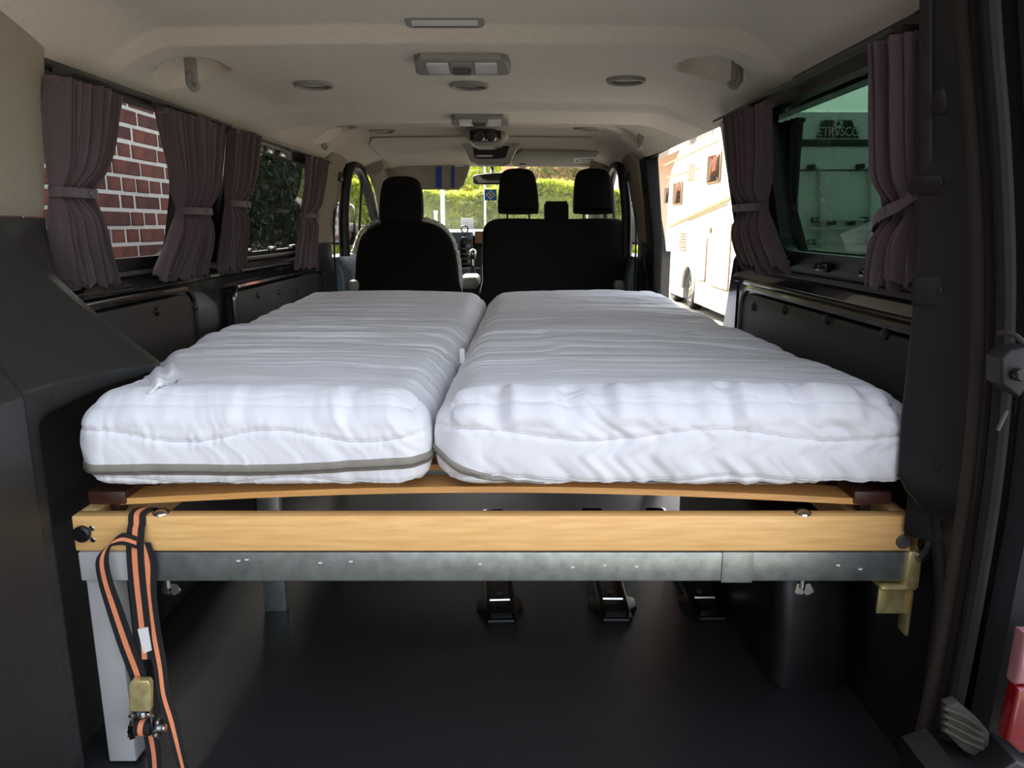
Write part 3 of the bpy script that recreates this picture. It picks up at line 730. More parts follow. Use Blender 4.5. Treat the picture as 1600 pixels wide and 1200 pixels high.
# bike carrier on rear wall
bc = thing('bike_carrier', (rp(1320, 380).x, MY0 - .2, rp(1320, 400).z), 'folded bike carrier mounted on the motorhome rear wall', 'bike carrier')
for px in (1278, 1356):
    t_ = [Vector((rp(px, y).x, MY0 - .05, rp(px, y).z)) for y in (262, 300, 345, 388)]
    t_[0].y = MY0 - .02
    mk('upright', tube(smoothpts(t_, 4), .018, 8), 'mh_grey', bc)
for py, x0, x1 in ((344, 1266, 1350), (358, 1252, 1385), (378, 1258, 1372)):
    a = rp(x0, py); b = rp(x1, py)
    mk('rail', tube([(a.x, MY0 - .12, a.z), (b.x, MY0 - .12, b.z)], .022, 8), 'mh_grey', bc)
for px, py in ((1270, 344), (1296, 348), (1326, 348), (1346, 343), (1265, 378), (1345, 378), (1264, 262), (1340, 261), (1362, 267)):
    a = rp(px, py); mk('clamp', box(a.x - .03, a.x + .03, MY0 - .14, MY0, a.z - .03, a.z + .03, .008), 'black_plastic', bc)
for s in (MX0 + .22, MX1 - .22):
    mk('rear_lamp', box(s - .10, s + .10, MY0 - .03, MY0 + .02, .05, .55, .02), 'taillight', mh)
mk('rear_bumper', box(MX0 + .02, MX1 - .02, MY0 - .08, MY0 + .1, GZ + .18, MZ0 + .05, .03), 'mh_white', mh)

# ---- sliding door, slid back outside the rear window
sdr = thing('sliding_door', (1.02, 1.85, -.10), 'black sliding door slid back outside the side window', 'sliding door')
mk('door_skin', prism([(1.01, -.10), (1.03, .50), (1.02, .86), (1.06, .86), (1.08, .5), (1.05, -.10)], 'y', 1.20, 2.62, .01), 'paint_black', sdr)
outr = rrect(1.20, 2.62, .85, 1.36, .04, 8); innr = rrect(1.30, 2.52, .90, 1.285, .06, 8)
mk('door_window_frame', ringprism(outr, innr, winfn(1, .125), winfn(1, .165)), 'black_gloss', sdr)
mk('pane', ([(WX(.89) + .145, 1.28, .89), (WX(.89) + .145, 2.54, .89), (WX(1.29) + .145, 2.54, 1.29), (WX(1.29) + .145, 1.28, 1.29)], [(0, 1, 2, 3)]), 'glass_door', sdr)

# ================================================================== CURTAINS
def curtain(rowsL, rowsR, side, tie, label, off=.055, folds=9, amp=.013, m='curtain', seed=0, slope=0, group='curtains along the side windows', xoff=0):
    A = [onwall(px, py, side, off - xoff) for px, py in rowsL]; B = [onwall(px, py, side, off - xoff) for px, py in rowsR]
    zt = [(a.z + b.z) / 2 for a, b in zip(A, B)]
    y0 = [min(a.y, b.y) for a, b in zip(A, B)]; y1 = [max(a.y, b.y) for a, b in zip(A, B)]
    ztop, zbot = zt[0], zt[-1]; ztie = zt[tie]
    o0 = np.argsort(zt); zS = np.array(zt)[o0]; Y0 = np.array(y0)[o0]; Y1 = np.array(y1)[o0]
    zg = np.linspace(ztop, zbot, 70); U = np.linspace(0, 1, folds * 14 + 1)
    def sm(zq, arr):  # smooth interpolation
        e = .02; return (np.interp(zq - e, zS, arr) + np.interp(zq, zS, arr) + np.interp(zq + e, zS, arr)) / 3
    a0 = sm(zg, Y0)[:, None]; a1 = sm(zg, Y1)[:, None]
    g = np.random.default_rng(seed + 50)
    ph = np.cumsum(g.uniform(.6, 1.4, folds + 1)); ph = (ph - ph[0]) / (ph[-1] - ph[0])
    uu = np.interp(U, ph, np.linspace(0, 1, folds + 1))
    zrel = (zg[:, None] - ztie)
    wrel = (a1 - a0) / (Y1 - Y0).max()
    drift = .12 * np.sin(zg[:, None] * 7 + seed) 
    fold = -1 + 2 * np.abs(np.sin(math.pi * folds * uu[None, :] + drift * 1.5)) ** .75
    fold2 = np.sin(2 * math.pi * folds * 2.3 * uu[None, :] + 1.3 + seed + zg[:, None] * 4)
    near = np.exp(-(zrel / .035) ** 2)
    ampz = 1.25 * amp * (1 - .45 * near) * (.8 + .3 * np.sin(U * 13 + seed)[None, :])
    bulge = .022 * (1 - near) * np.sin(math.pi * U)[None, :]
    Yg = a0 + (a1 - a0) * U[None, :] + .25 * (a1 - a0) / folds * np.cos(2 * math.pi * folds * uu)[None, :] * .5
    hem = .012 * np.sin(2 * math.pi * folds * uu * .8 + seed)[None, :] * np.clip((ztop - zg[:, None]) / (ztop - zbot) - .8, 0, 1) * 5
    Zg = zg[:, None] + 0 * U[None, :] + hem
    base = np.vectorize(WX)(Zg) - off + xoff
    Xg = side * (base - fold * ampz - fold2 * ampz * .28 - bulge)
    V = np.stack([Xg, Yg, Zg], -1)
    c = thing('curtain', (float(side * (WX(zbot) - off + xoff)), float((y0[-1] + y1[-1]) / 2), float(zbot)), label, 'curtain', group)
    cl = mk('cloth', gridmesh(V), m, c, smooth=80)
    sol = cl.modifiers.new('thickness', 'SOLIDIFY'); sol.thickness = .002
    # heading tape
    xt = side * (WX(ztop) - off + xoff)
    mk('heading_tape', box(xt - .014, xt + .014, y0[0], y1[0], ztop - .010, ztop + .002, .003), m, c)
    # tieback band around the gathered waist
    ya = float(np.interp(ztie, zS, Y0)) - .006; yb = float(np.interp(ztie, zS, Y1)) + .006; xc = side * (WX(ztie) - off + xoff - .008)
    r_ = .021; n = 28; rim = []
    for k in range(n):
        a = 2 * math.pi * k / n; ca, sa = math.cos(a), math.sin(a)
        rim.append(Vector((xc + r_ * math.copysign(abs(ca) ** .7, ca), (ya + yb) / 2 + (yb - ya) / 2 * math.copysign(abs(sa) ** .6, sa), ztie + slope * (sa))))
    v = []; f = []
    for p in rim:
        out = Vector((p.x - xc, p.y - (ya + yb) / 2, 0)).normalized()
        for dz, dn in ((-.010, 0), (.010, 0), (.010, .002), (-.010, .002)): v.append(tuple(p + Vector((0, 0, dz)) + out * dn))
    for k in range(n):
        for j in range(4): f.append((k * 4 + j, k * 4 + (j + 1) % 4, ((k + 1) % n) * 4 + (j + 1) % 4, ((k + 1) % n) * 4 + j))
    tb = mk('tieback', (v, f), m, c)
    mk('snap_button', lathe([(0, .004), (.004, .0035), (.006, .001), (.006, -.001)], 12, T(xc - side * (r_ + .004), (ya + yb) / 2 + (.02 if side < 0 else .01), ztie) @ Matrix.Rotation(R(-90 * side), 4, 'Y')), 'zip_teeth', tb)
    return c
curtain([(78, 118), (79, 200), (80, 298), (82, 350), (98, 440)], [(176, 152), (166, 240), (138, 305), (150, 375), (174, 442)], -1, 2, 'mauve-grey tied curtain beside the light rear corner cover, brick wall behind', folds=9, amp=.020, seed=1)
curtain([(250, 176), (264, 250), (279, 330), (256, 395), (240, 428)], [(343, 193), (337, 260), (322, 330), (322, 385), (312, 432)], -1, 2, 'mauve-grey tied curtain against the pillar at the end of the brick-wall window', folds=11, amp=.018, seed=2)
curtain([(362, 203), (357, 265), (354, 320), (347, 380), (340, 422)], [(401, 213), (394, 270), (383, 318), (380, 375), (376, 420)], -1, 2, 'narrow mauve-grey tied curtain at the pillar side of the second window', folds=9, amp=.016, seed=3)
curtain([(481, 243), (478, 290), (471, 336), (465, 385), (461, 415)], [(508, 253), (500, 300), (493, 338), (490, 380), (489, 417)], -1, 2, 'narrow mauve-grey tied curtain next to the driver seat pillar', folds=8, amp=.015, seed=4)
curtain([(1203, 166), (1202, 250), (1196, 322), (1214, 378), (1232, 426)], [(1140, 184), (1149, 260), (1155, 327), (1151, 380), (1166, 412)], 1, 2, 'mauve-grey tied curtain next to the open sliding door', folds=9, amp=.018, seed=5)
curtain([(1446, 50), (1446, 200), (1446, 312), (1446, 380), (1446, 452)], [(1386, 76), (1384, 200), (1386, 345), (1376, 395), (1364, 434)], 1, 2, 'mauve-grey curtain with a slanting loose tieback against the rear pillar', folds=7, amp=.018, seed=6, slope=-.028)
curtain([(1252, 188), (1248, 260), (1244, 325), (1256, 380), (1268, 425)], [(1212, 196), (1212, 260), (1216, 325), (1212, 380), (1214, 420)], 1, 2, 'curtain behind the tinted glass of the slid-back sliding door', folds=6, amp=.010, seed=7, xoff=.16, group='curtain on the sliding door')
def rail(side, y0, y1, z, label, m):
    x = side * (WX(z) - .055)
    t = thing('curtain_rail', (x, (y0 + y1) / 2, z), label, 'rail', 'curtain rails')
    mk('track', box(x - .010, x + .010, y0, y1, z + .008, z + .016, .002), m, t)
    for k in (0, .5, 1): mk('bracket', box(min(x, x + side * .05), max(x, x + side * .05), y0 + (y1 - y0) * k - .012, y0 + (y1 - y0) * k + .012, z + .008, z + .018), m, t)
rail(-1, 1.64, 2.50, 1.268, 'slim curtain rail above the window facing the brick wall', 'grey_dark')
rail(-1, 2.70, 3.90, 1.268, 'slim curtain rail above the window next to the driver', 'grey_plastic')
rail(1, 1.26, 2.32, 1.258, 'slim dark curtain rail above the green tinted window', 'grey_dark')

# ================================================================== BED
BY = 1.19; BXL, BXR = -.598, .832; BZ0, BZ1 = .424, .488; BLEN = 1.92
bed = thing('bed_frame', ((BXL + BXR) / 2, BY + BLEN / 2, BZ0), 'pale pine slatted bed frame under the white mattresses', 'bed frame')
mk('front_board', box(BXL, BXR, BY, BY + .028, BZ0, BZ1, .003), 'pine', bed)
mk('back_board', box(BXL, BXR, BY + BLEN - .028, BY + BLEN, BZ0, BZ1, .003), 'pine', bed)
for x0 in (BXL, BXR - .026): mk('side_rail', box(x0, x0 + .026, BY + .028, BY + BLEN - .028, BZ0, BZ1, .003), 'pine_side', bed)
for x0 in (BXL + .05, BXR - .09): mk('inner_ledge', box(x0, x0 + .04, BY + .035, BY + BLEN - .035, BZ0 + .006, BZ1 - .012, .003), 'pine_side', bed)
#mk('mid_rail', box(.10, .14, BY + .028, BY + BLEN - .028, BZ0, BZ1 - .012, .003), 'pine_side', bed)
SX0, SX1 = BXL + .075, BXR - .085
def slatgeo(y, w=.062, th=.011, x0=SX0, x1=SX1, zb=.500, bow=.022):
    U = np.linspace(0, 1, 25); X = x0 + (x1 - x0) * U; Zc = zb + bow * np.sin(math.pi * U)
    V = []
    for x, z in zip(X, Zc): V.append([(x, y, z), (x, y + w, z), (x, y + w, z + th), (x, y, z + th), (x, y, z)])
    v, f = gridmesh(np.array(V)); n = 5
    f += [(3, 2, 1, 0), tuple((24 * n + k) for k in range(4))]
    return v, f
sl0 = None
for k in range(15):
    y = BY + .022 + k * .122
    if sl0 is None:
        sl0 = mk('slat', slatgeo(y), 'beech', bed); caps = []
        for xs, sgn in ((SX0, -1), (SX1, 1)):
            xa, xb = sorted((xs - sgn * .012, xs + sgn * .055))
            caps.append(mk('slat_holder', join(box(xa, xb, y - .004, y + .068, .500, .526, .006), box((xa + xb) / 2 - .010, (xa + xb) / 2 + .010, y + .02, y + .045, BZ1 - .014, .502, .003)), 'cap_brown', bed))
    else:
        for src in [sl0] + caps:
            o = src.copy(); COL.objects.link(o); o.location = src.location + Vector((0, k * .122, 0))
# rubber caps, screws, bolts on the front board
p = atY(130, 833, BY); mk('rubber_cap', cyl((p.x, BY - .004, p.z), (0, 1, 0), .0145, .012, 24, .003), 'black_plastic', bed)
p = atY(1411, 846, BY); mk('rubber_cap', cyl((p.x, BY - .001, p.z), (0, 1, 0), .0130, .008, 9, .002), 'grey_dark', bed)
for px, py in ((144, 825), (146, 843), (1413, 834)):
    p = atY(px, py, BY); mk('screw', cyl((p.x, BY - .0005, p.z), (0, 1, 0), .0048, .005, 12, .001), 'steel', bed)
bolts = []
for px, py in ((250, 803), (1262, 809)):
    p = atZ(px, py, BZ1); 
    mk('bolt_head', lathe([(0, .007), (.008, .006), (.014, .002), (.015, -.001)], 16, T(p.x, BY + .015, BZ1)), 'steel', bed); bolts.append(p.x)

# galvanised support frame
ST0, ST1 = .367, .421
sf = thing('support_frame', (.1, 1.25, 0), 'galvanised steel support beam with legs under the pine bed frame', 'support frame')
xl, xr = atY(126, 885, BY).x, atY(1420, 885, BY).x
mk('beam', box(xl + .012, xr, BY + .002, BY + .032, ST0, ST1, .003), 'galv', sf)
p0, p1 = atY(1128, 890, BY), atY(1176, 890, BY)
mk('sleeve', box(p0.x, p1.x, BY - .0005, BY + .034, ST0 - .001, ST1 + .001, .0005), 'galv', sf)
for px, py in ((372, 877), (385, 875), (500, 880), (548, 878), (750, 882), (895, 887), (945, 884), (995, 886), (1310, 884), (1345, 890)):
    p = atY(px, py, BY); mk('scratch', box(p.x - .003, p.x + .003, BY + .0005, BY + .003, p.z - .0012, p.z + .0012), 'paper', sf)
mk('leg', box(xl + .002, xl + .052, BY + .006, BY + .046, .006, ST1 - .002, .003), 'alu_paint', sf)
mk('corner_wrap', box(xl - .002, xl + .115, BY - .001, BY + .034, ST0 + .002, ST1 + .0015, .003), 'alu_paint', sf)
pl2 = atZ(430, 956, 0.0); mk('leg', box(pl2.x - .028, pl2.x + .028, pl2.y, pl2.y + .03, 0, BZ0, .003), 'galv', sf)
mk('cross_beam', box(BXL + .01, BXR - .01, pl2.y + .0, pl2.y + .03, ST0, BZ0, .003), 'galv', sf)
pr2 = atZ(1050, 806, 0.0)
mk('leg', box(pr2.x - .022, pr2.x + .010, 2.72, 2.75, 0, BZ0, .003), 'cap_brown', sf); mk('leg', box(pr2.x + .012, pr2.x + .042, 2.76, 2.80, 0, BZ0, .003), 'alu_paint', sf)
mk('leg', box(-.56, -.52, 2.9, 2.94, 0, BZ0, .003), 'alu_paint', sf)
mk('cross_beam', box(BXL + .01, BXR - .01, 2.75, 2.78, ST0 + .02, BZ0, .003), 'galv', sf)
for px, py in ((261, 905), (1254, 912)):
    p = atY(px, py, BY + .01)
    w = mk('wing_nut', join(cyl((p.x, BY + .012, ST0 - .008), (0, 0, 1), .006, .018, 12, .001),
          xf(prism(rrect(-.004, .016, -.004, .012, .004, 3), 'y', -.0015, .0015), T(p.x + .004, BY + .012, ST0 - .016) @ Matrix.Rotation(R(62), 4, 'Y')),
          xf(prism(rrect(-.004, .016, -.004, .012, .004, 3), 'y', -.0015, .0015), T(p.x - .006, BY + .012, ST0 - .012) @ Matrix.Rotation(R(100), 4, 'Y'))), 'steel', sf)
# yellow zinc corner bracket
br = thing('corner_bracket', (BXR + .01, BY + .02, .30), 'yellow zinc-plated bracket holding the beam end at the rear pillar', 'bracket')
mk('socket', join(box(xr - .004, xr + .020, BY - .004, BY + .05, ST0 - .012, ST1 + .004, .004), box(xr - .045, xr + .016, BY - .004, BY + .05, ST0 - .014, ST0 - .008, .002)), 'zinc_yellow', br)
mk('strap_plate', box(xr + .012, xr + .018, BY + .006, BY + .036, .26, BZ1 - .01, .002), 'zinc_yellow', br)
mk('lower_plate', box(xr - .040, xr + .012, BY + .012, BY + .018, .30, ST0 - .01, .002), 'zinc_yellow', br)
for z in (.34, .45): mk('screw', cyl((xr + .012, BY + .02, z), (1, 0, 0), .005, .006, 10, .001), 'steel', br)

# ---- mattresses
def mattress(name, label, fl, left_fn, right_fn, y0, y1, z0, z1, wr_top, wr_front, zipper, seed, r=.058):
    hx, L, H = .5, y1 - y0, z1 - z0
    Wd = .70
    NX, NY, NZ = 150, 800, 44
    nt1, nt2, nt3, nt4 = (Noise1(seed * 10 + k) for k in range(4))
    def surf(P):
        """P (n,3) on box [0,Wd]x[0,L]x[0,H] -> world"""
        lo = np.array([r, r, r * .6]); hi = np.array([Wd - r, L - r, H - r * .8])
        q = np.clip(P, lo, hi); d = P - q; n = d / (np.linalg.norm(d, axis=1)[:, None] + 1e-9)
        X = q + n * r * np.where(n[:, 2:3] > 0, np.array([[1, 1, .8]]), np.array([[1, 1, .6]]))
        # puffiness of the faces
        u = np.clip(P[:, 0] / Wd, 0, 1); v = np.clip(P[:, 1] / L, 0, 1); w = np.clip(P[:, 2] / H, 0, 1)
        puff = .012 * (np.sin(math.pi * w) ** .8) * np.abs(n[:, 1]) + .014 * np.sin(math.pi * w) * np.abs(n[:, 0]) + .010 * np.sin(math.pi * u) ** .7 * np.clip(n[:, 2], 0, 1)
        x, y, z = X[:, 0], X[:, 1], X[:, 2]
        up = np.clip(n[:, 2], 0, 1); fr = np.clip(-n[:, 1], 0, 1)
        # top creases: long transverse pulls
        wx1 = .030 * nt1(x * 4 + 3) + .012 * nt2(x * 11); wx2 = .04 * nt3(x * 3.1 + 9) + .01 * nt1(x * 14)
        c1 = nt1((y + wx1) * 34); c2 = nt2((y + wx2) * 55 + 31); c3 = nt3((y + wx1 * .6) * 20 + 7)
        m1 = .55 + .45 * nt4(x * 3 + y * 5); fade = np.clip((y - .10) / .45, .12, 1)
        e1 = nt1((y + wx1) * 25 + .4 * nt3(x * 5 + y * 2)); e2 = nt2((y + wx2) * 36 + 31); e3 = nt4((y + .5 * wx1 + .5 * wx2) * 48 + 90)
        k1 = np.clip(.5 + 1.3 * nt3(x * 3.5 + y * 33 + 3), 0, 1); k2 = np.clip(.5 + 1.3 * nt1(x * 4.5 - y * 27 + 8), 0, 1); k3 = np.clip(.5 + 1.3 * nt2(x * 5.5 + y * 41 + 60), 0, 1)
        far = wr_top * fade * (-.0062 * k1 * np.exp(-(e1 / .11) ** 2) - .0052 * k2 * np.exp(-(e2 / .14) ** 2) - .0036 * k3 * np.exp(-(e3 / .2) ** 2) + .0050 * c3 + .0022 * c1 * m1)
        # softer rumples near the front of the top
        soft = .006 * nt4(x * 7 + y * 9) * nt2(y * 16 - x * 3 + 4) * (1 - fade)
        # front gathers
        sk = x + .55 * (z - H / 2) + .02 * nt1(z * 30)
        g1 = nt2(sk * 42 + 5) * nt4(x * 6 + z * 14 + 2) + .7 * nt3(sk * 75 + .5) * nt1(x * 9 + 40)
        fg = wr_front * (.0030 * g1 + .0011 * nt1(sk * 120 + 8) * nt2(x * 13 + z * 8 + 20))
        zs1 = H * .64 + .010 * np.sin(2 * math.pi * (x + .05) / .36); zs2 = H * .16 + .008 * np.sin(2 * math.pi * (x + .02) / .36)
        seam = -.0045 * np.exp(-((z - zs1) / .0035) ** 2) - .004 * np.exp(-((z - zs2) / .0035) ** 2)
        pk = .0016 * nt1(x * 160) * (np.exp(-((z - zs1) / .014) ** 2) + np.exp(-((z - zs2) / .014) ** 2))
        side = np.abs(n[:, 0]); sg = .003 * nt2(y * 50 + z * 9) * side
        edge = .004 * nt3(x * 38 + 1) * np.clip(4 * up * fr, 0, 1) * wr_front
        disp = puff + up * (far + soft) + fr * (fg + seam + pk) + sg + edge
        X = X + n * disp[:, None]
        yw = y0 + X[:, 1]; xa = left_fn(yw); xb = right_fn(yw)
        xw = xa + (xb - xa) * (X[:, 0] / Wd)
        sag = np.interp(yw, [y0, y0 + .3, y1], [0, 0, 0])
        zw = z0 + X[:, 2] + sag + .006 * np.sin(yw * 3.3 + seed) * up
        return np.stack([xw, yw, zw], 1)
    xs = np.linspace(0, Wd, NX); ysn = np.linspace(0, L, NY); zsn = np.linspace(0, H, NZ)
    xs = np.unique(np.concatenate([xs, np.linspace(0, r, 14), np.linspace(Wd - r, Wd, 14)])); ysn = np.unique(np.concatenate([ysn, np.linspace(0, r, 14)]))
    V = []; Fc = []; off = 0
    def face(a, b, fn):
        nonlocal off
        A, B = np.meshgrid(a, b, indexing='ij'); P = fn(A.ravel(), B.ravel()); V.append(surf(P))
        n, m = len(a), len(b); idx = np.arange(n * m).reshape(n, m) + off
        Fc.append(np.stack([idx[:-1, :-1], idx[1:, :-1], idx[1:, 1:], idx[:-1, 1:]], -1).reshape(-1, 4)); off += n * m
    cst = lambda a, c: np.full_like(a, c)
    face(xs, ysn, lambda a, b: np.stack([a, b, cst(a, H)], 1))
    face(xs, zsn, lambda a, b: np.stack([a, cst(a, 0), b], 1))
    face(xs[::1], zsn, lambda a, b: np.stack([a, cst(a, L), b], 1))
    face(ysn, zsn, lambda a, b: np.stack([cst(a, 0), a, b], 1))
    face(ysn, zsn, lambda a, b: np.stack([cst(a, Wd), a, b], 1))
    xb_ = np.linspace(0, Wd, 8); face(xb_, np.linspace(0, L, 12), lambda a, b: np.stack([a, b, cst(a, 0)], 1))
    Vv = np.concatenate(V); Ff = np.concatenate(Fc)
    me = bpy.data.meshes.new('cover'); me.from_pydata(Vv.tolist(), [], Ff.tolist())
    bm = bmesh.new(); bm.from_mesh(me); bmesh.ops.remove_doubles(bm, verts=bm.verts[:], dist=.0004); bmesh.ops.recalc_face_normals(bm, faces=bm.faces[:]); bm.to_mesh(me); bm.free()
    me.polygons.foreach_set('use_smooth', [True] * len(me.polygons)); me.materials.append(MATS['white_fabric'])
    root = thing(name, (float((left_fn(y0 + .2) + right_fn(y0 + .2)) / 2), y0 + L / 2, z0), label, 'mattress')
    o = bpy.data.objects.new('cover', me); COL.objects.link(o); o.parent = root; o.location = -ORG[root.name]; ORG[o.name] = Vector()
    def band(zc_fn, x0, x1, w, lift, m, nm, par, n=120, yfix=0.0):
        U = np.linspace(x0, x1, n); rows_ = []
        for k, dz in enumerate(np.linspace(-w / 2, w / 2, 5)):
            xx_ = np.clip(U, 0, Wd); yy_ = np.clip(U - Wd, 0, None) + np.clip(-U, 0, None)
            P = np.stack([xx_, yy_, zc_fn(U) + dz], 1); Q = surf(P)
            nx_ = np.interp(U, [-r, r, Wd - r, Wd + r], [-1, 0, 0, 1]); ny_ = -np.sqrt(1 - nx_ ** 2)
            lf = lift * (1 if 0 < k < 4 else .1); Q[:, 0] += nx_ * lf; Q[:, 1] += ny_ * lf; rows_.append(Q)
        return mk(nm, gridmesh(np.stack(rows_, 0)), m, par, smooth=60)
    if zipper == 'front':
        zf = lambda U: H * .31 - .006 * np.sin(U * 5 + 1.0) + .003 * np.sin(U * 11)
        zb = band(zf, -.10, Wd + .10, .020, .004, 'zip', 'zipper_band', o)
        band(lambda U: zf(U) - .003, -.10, Wd + .10, .004, .0065, 'zip_teeth', 'zipper_teeth', zb)
    else:
        zf = lambda U: np.interp(U, [-.06, .0, .03, .07, .11, .15], [H * .44, H * .36, H * .28, H * .17, H * .09, H * .05])
        zb = band(zf, -.06, .15, .016, .004, 'zip', 'zipper_band', o, 40)
    for zc_, nm in ((lambda U: H * .64 + .010 * np.sin(2 * math.pi * (U + .05) / .36), 'quilt_seam'), (lambda U: H * .16 + .008 * np.sin(2 * math.pi * (U + .02) / .36), 'quilt_seam')):
        U = np.linspace(.02, Wd - .02, 160); Q = surf(np.stack([U, np.zeros_like(U), zc_(U)], 1)); Q[:, 1] -= .0006
        mk(nm, tube([Vector(q) for q in Q], .0011, 5), 'stitch', o)
    return root
lfl = lambda y: np.interp(y, [1.10, 1.16, 1.20, 1.34, 1.45, 1.62, 2.0, 3.1], [-.560, -.562, -.560, -.545, -.56, -.625, -.665, -.69])
lfr = lambda y: np.interp(y, [1.1, 1.25, 2.0, 3.1], [.006, .002, .016, .036])
rfl = lambda y: np.interp(y, [1.1, 1.25, 2.0, 3.1], [.038, .036, .050, .070])
rfr = lambda y: np.interp(y, [1.1, 1.6, 2.2, 3.1], [.815, .80, .79, .755])
mattress('mattress', 'white mattress with a grey zip along its end beside the black corner cover', 0, lfl, lfr, 1.174, 3.06, .532, .695, 1.7, 1.1, 'front', 3)
mattress('mattress', 'wider white mattress with gathered end beside the rear pillar', 0, rfl, rfr, 1.174, 3.06, .533, .697, 2.0, 2.7, 'corner', 4)
# small white tab sticking out of the gap
p = atZ(722, 547, .70)
tag(mk('fabric_tag', xf(box(-.006, .006, -.002, .002, -.03, .004, .0015), T(p.x, p.y, .70)), 'paper'), 'tiny white fabric tag sticking out between the two mattresses', 'tag')
# bunched sheet fold by the bulge
fp = np.array([[atZ(px, py, .70 + dz) for px, py, dz in row] for row in (
    ((214, 606, -.005), (222, 588, .0), (236, 572, .006), (250, 562, .004), (262, 560, 0)),
    ((224, 604, .012), (236, 588, .020), (250, 572, .026), (264, 564, .020), (276, 563, .012)),
    ((240, 600, .018), (254, 588, .028), (268, 574, .030), (280, 570, .020), (288, 570, .010)),
    ((262, 597, .010), (272, 590, .014), (284, 582, .012), (292, 578, .006), (298, 577, -.004)))], dtype=float)
def refine(G, k=2):
    for _ in range(k):
        def up1(A):
            mid = (A[:-1] + A[1:]) / 2; out = np.empty((A.shape[0] * 2 - 1,) + A.shape[1:]); out[::2] = A; out[1::2] = mid; return out
        G = up1(G); G = up1(G.transpose(1, 0, 2)).transpose(1, 0, 2)
        G[1:-1] = (G[:-2] + 2 * G[1:-1] + G[2:]) / 4
    return G
fg_ = refine(fp, 3); uu_, vv_ = np.meshgrid(np.linspace(0, 1, fg_.shape[0]), np.linspace(0, 1, fg_.shape[1]), indexing='ij')
fg_[:, :, 2] += -.008 + .005 * np.sin(uu_ * 9 + vv_ * 14) * np.sin(math.pi * uu_) + .003 * np.sin(vv_ * 26 - uu_ * 8)
fo = mk('sheet_fold', gridmesh(fg_), 'white_fabric', smooth=80)
fo.modifiers.new('thickness', 'SOLIDIFY').thickness = -.004
tag(fo, 'bunched fold of white sheet squeezed against the black corner cover', 'sheet fold')

# ---- ratchet strap
SY = BY - .010
rs = thing('ratchet_strap', atY(235, 1195, SY), 'black webbing strap with an orange stripe and ratchet hanging over the bed frame', 'strap')
def strap(pts, ws, lifts, wdir=(1, 0, 0)):
    P = [atY(px, py, SY - l) for (px, py), l in zip(pts, lifts)]
    wsm = [w / F * 1.26 for w in ws]
    o = mk('webbing', ribbon(P, wsm, .0022, wdir), 'webbing', rs)
    P2 = [p - Vector((0, .0016, 0)) for p in P]
    mk('stripe', ribbon(P2, [w * .30 for w in wsm], .0012, wdir), 'web_orange', o)
    return o
top0 = [Vector((atY(216, 800, BY).x, BY + .05, BZ1 - .01)), Vector((atY(216, 800, BY).x, BY + .03, BZ1 + .003)), Vector((atY(214, 804, BY).x, BY + .004, BZ1 + .004)), Vector((atY(212, 815, SY).x, SY + .003, BZ1 - .012))]
pth = [(212, 830), (211, 862), (214, 905), (219, 950), (223, 985), (227, 1030)]
P = top0 + [atY(px, py, SY - .004) for px, py in pth]
o_ = mk('webbing', ribbon(P, 27 / F * 1.26, .0022), 'webbing', rs)
mk('stripe', ribbon([p + Vector((0, -.0008, .0012)) - Vector((0, .0012, 0)) for p in P], 8 / F * 1.26, .0014), 'web_orange', o_)
strap([(222, 848), (231, 880), (232, 925), (240, 985), (250, 1040), (256, 1085), (268, 1125), (279, 1170), (290, 1215)], [26, 27, 25, 23, 20, 19, 21, 17, 14], [.0005] * 9, [(1, 0, 0)] * 4 + [(1, .5, 0)] * 3 + [(1, .9, 0)] * 2)
strap([(214, 848), (192, 842), (172, 850), (160, 872), (164, 905), (180, 955), (197, 1005), (212, 1045), (222, 1075)], [20, 20, 19, 20, 22, 26, 28, 28, 26], [.008, .012, .016, .018, .016, .012, .010, .008, .008], [(.1, 0, 1), (.2, 0, 1), (.7, 0, .7), (1, 0, .2), (1, 0, 0), (1, 0, .3), (1, 0, .35), (1, 0, .3), (1, 0, .1)])
strap([(231, 1125), (236, 1150), (241, 1180), (243, 1215)], [24, 24, 23, 23], [.004] * 4)
a = [atY(px, py, SY - .009) for px, py in ((215, 983), (231, 980), (237, 1016), (224, 1021))]
mk('label_tag', prism([(p.x, p.z) for p in a], 'y', SY - .0095, SY - .008), 'paper', rs)
rt = SY - .022
a = [atY(px, py, rt) for px, py in ((203, 1068), (207, 1062), (232, 1062), (236, 1068), (236, 1110), (203, 1110))]
hd_ = mk('ratchet_handle', prism([(p.x, p.z) for p in a], 'y', rt - .004, rt + .010, .002), 'zinc_yellow', rs)
for px in (205, 235):
    a, b = atY(px, 1108, rt), atY(px, 1150, rt)
    mk('ratchet_arm', box(a.x - .0015, a.x + .0015, rt - .003, rt + .014, b.z, a.z, .001), 'steel', rs)
c0 = atY(221, 1113, rt); sp_ = [Vector((c0.x + .006 * math.cos(t), rt + .004 + .006 * math.sin(t), c0.z - t * .00035)) for t in np.linspace(0, 9 * math.pi, 90)]
mk('spring', tube(sp_, .0011, 5), 'steel', rs)
c1 = atY(222, 1140, rt)
mk('spool', cyl((c1.x, rt + .006, c1.z), (1, 0, 0), .014, .030, 20, .002), 'webbing', rs)
mk('spool_stripe', cyl((c1.x, rt + .006, c1.z), (1, 0, 0), .0146, .009, 20), 'web_orange', rs)
for px, r_ in ((206, .019), (246, .018)):
    c = atY(px, 1141, rt)
    n = 12; pts = []
    for k in range(2 * n):
        rr = r_ * (1 if k % 2 else .84); pts.append((rt + .006 + rr * math.cos(math.pi * k / n), c.z + rr * math.sin(math.pi * k / n)))
    mk('ratchet_wheel', prism(pts, 'x', c.x - .0025, c.x + .0025, .0008, 1), 'black_gloss' if px < 220 else 'steel', rs)
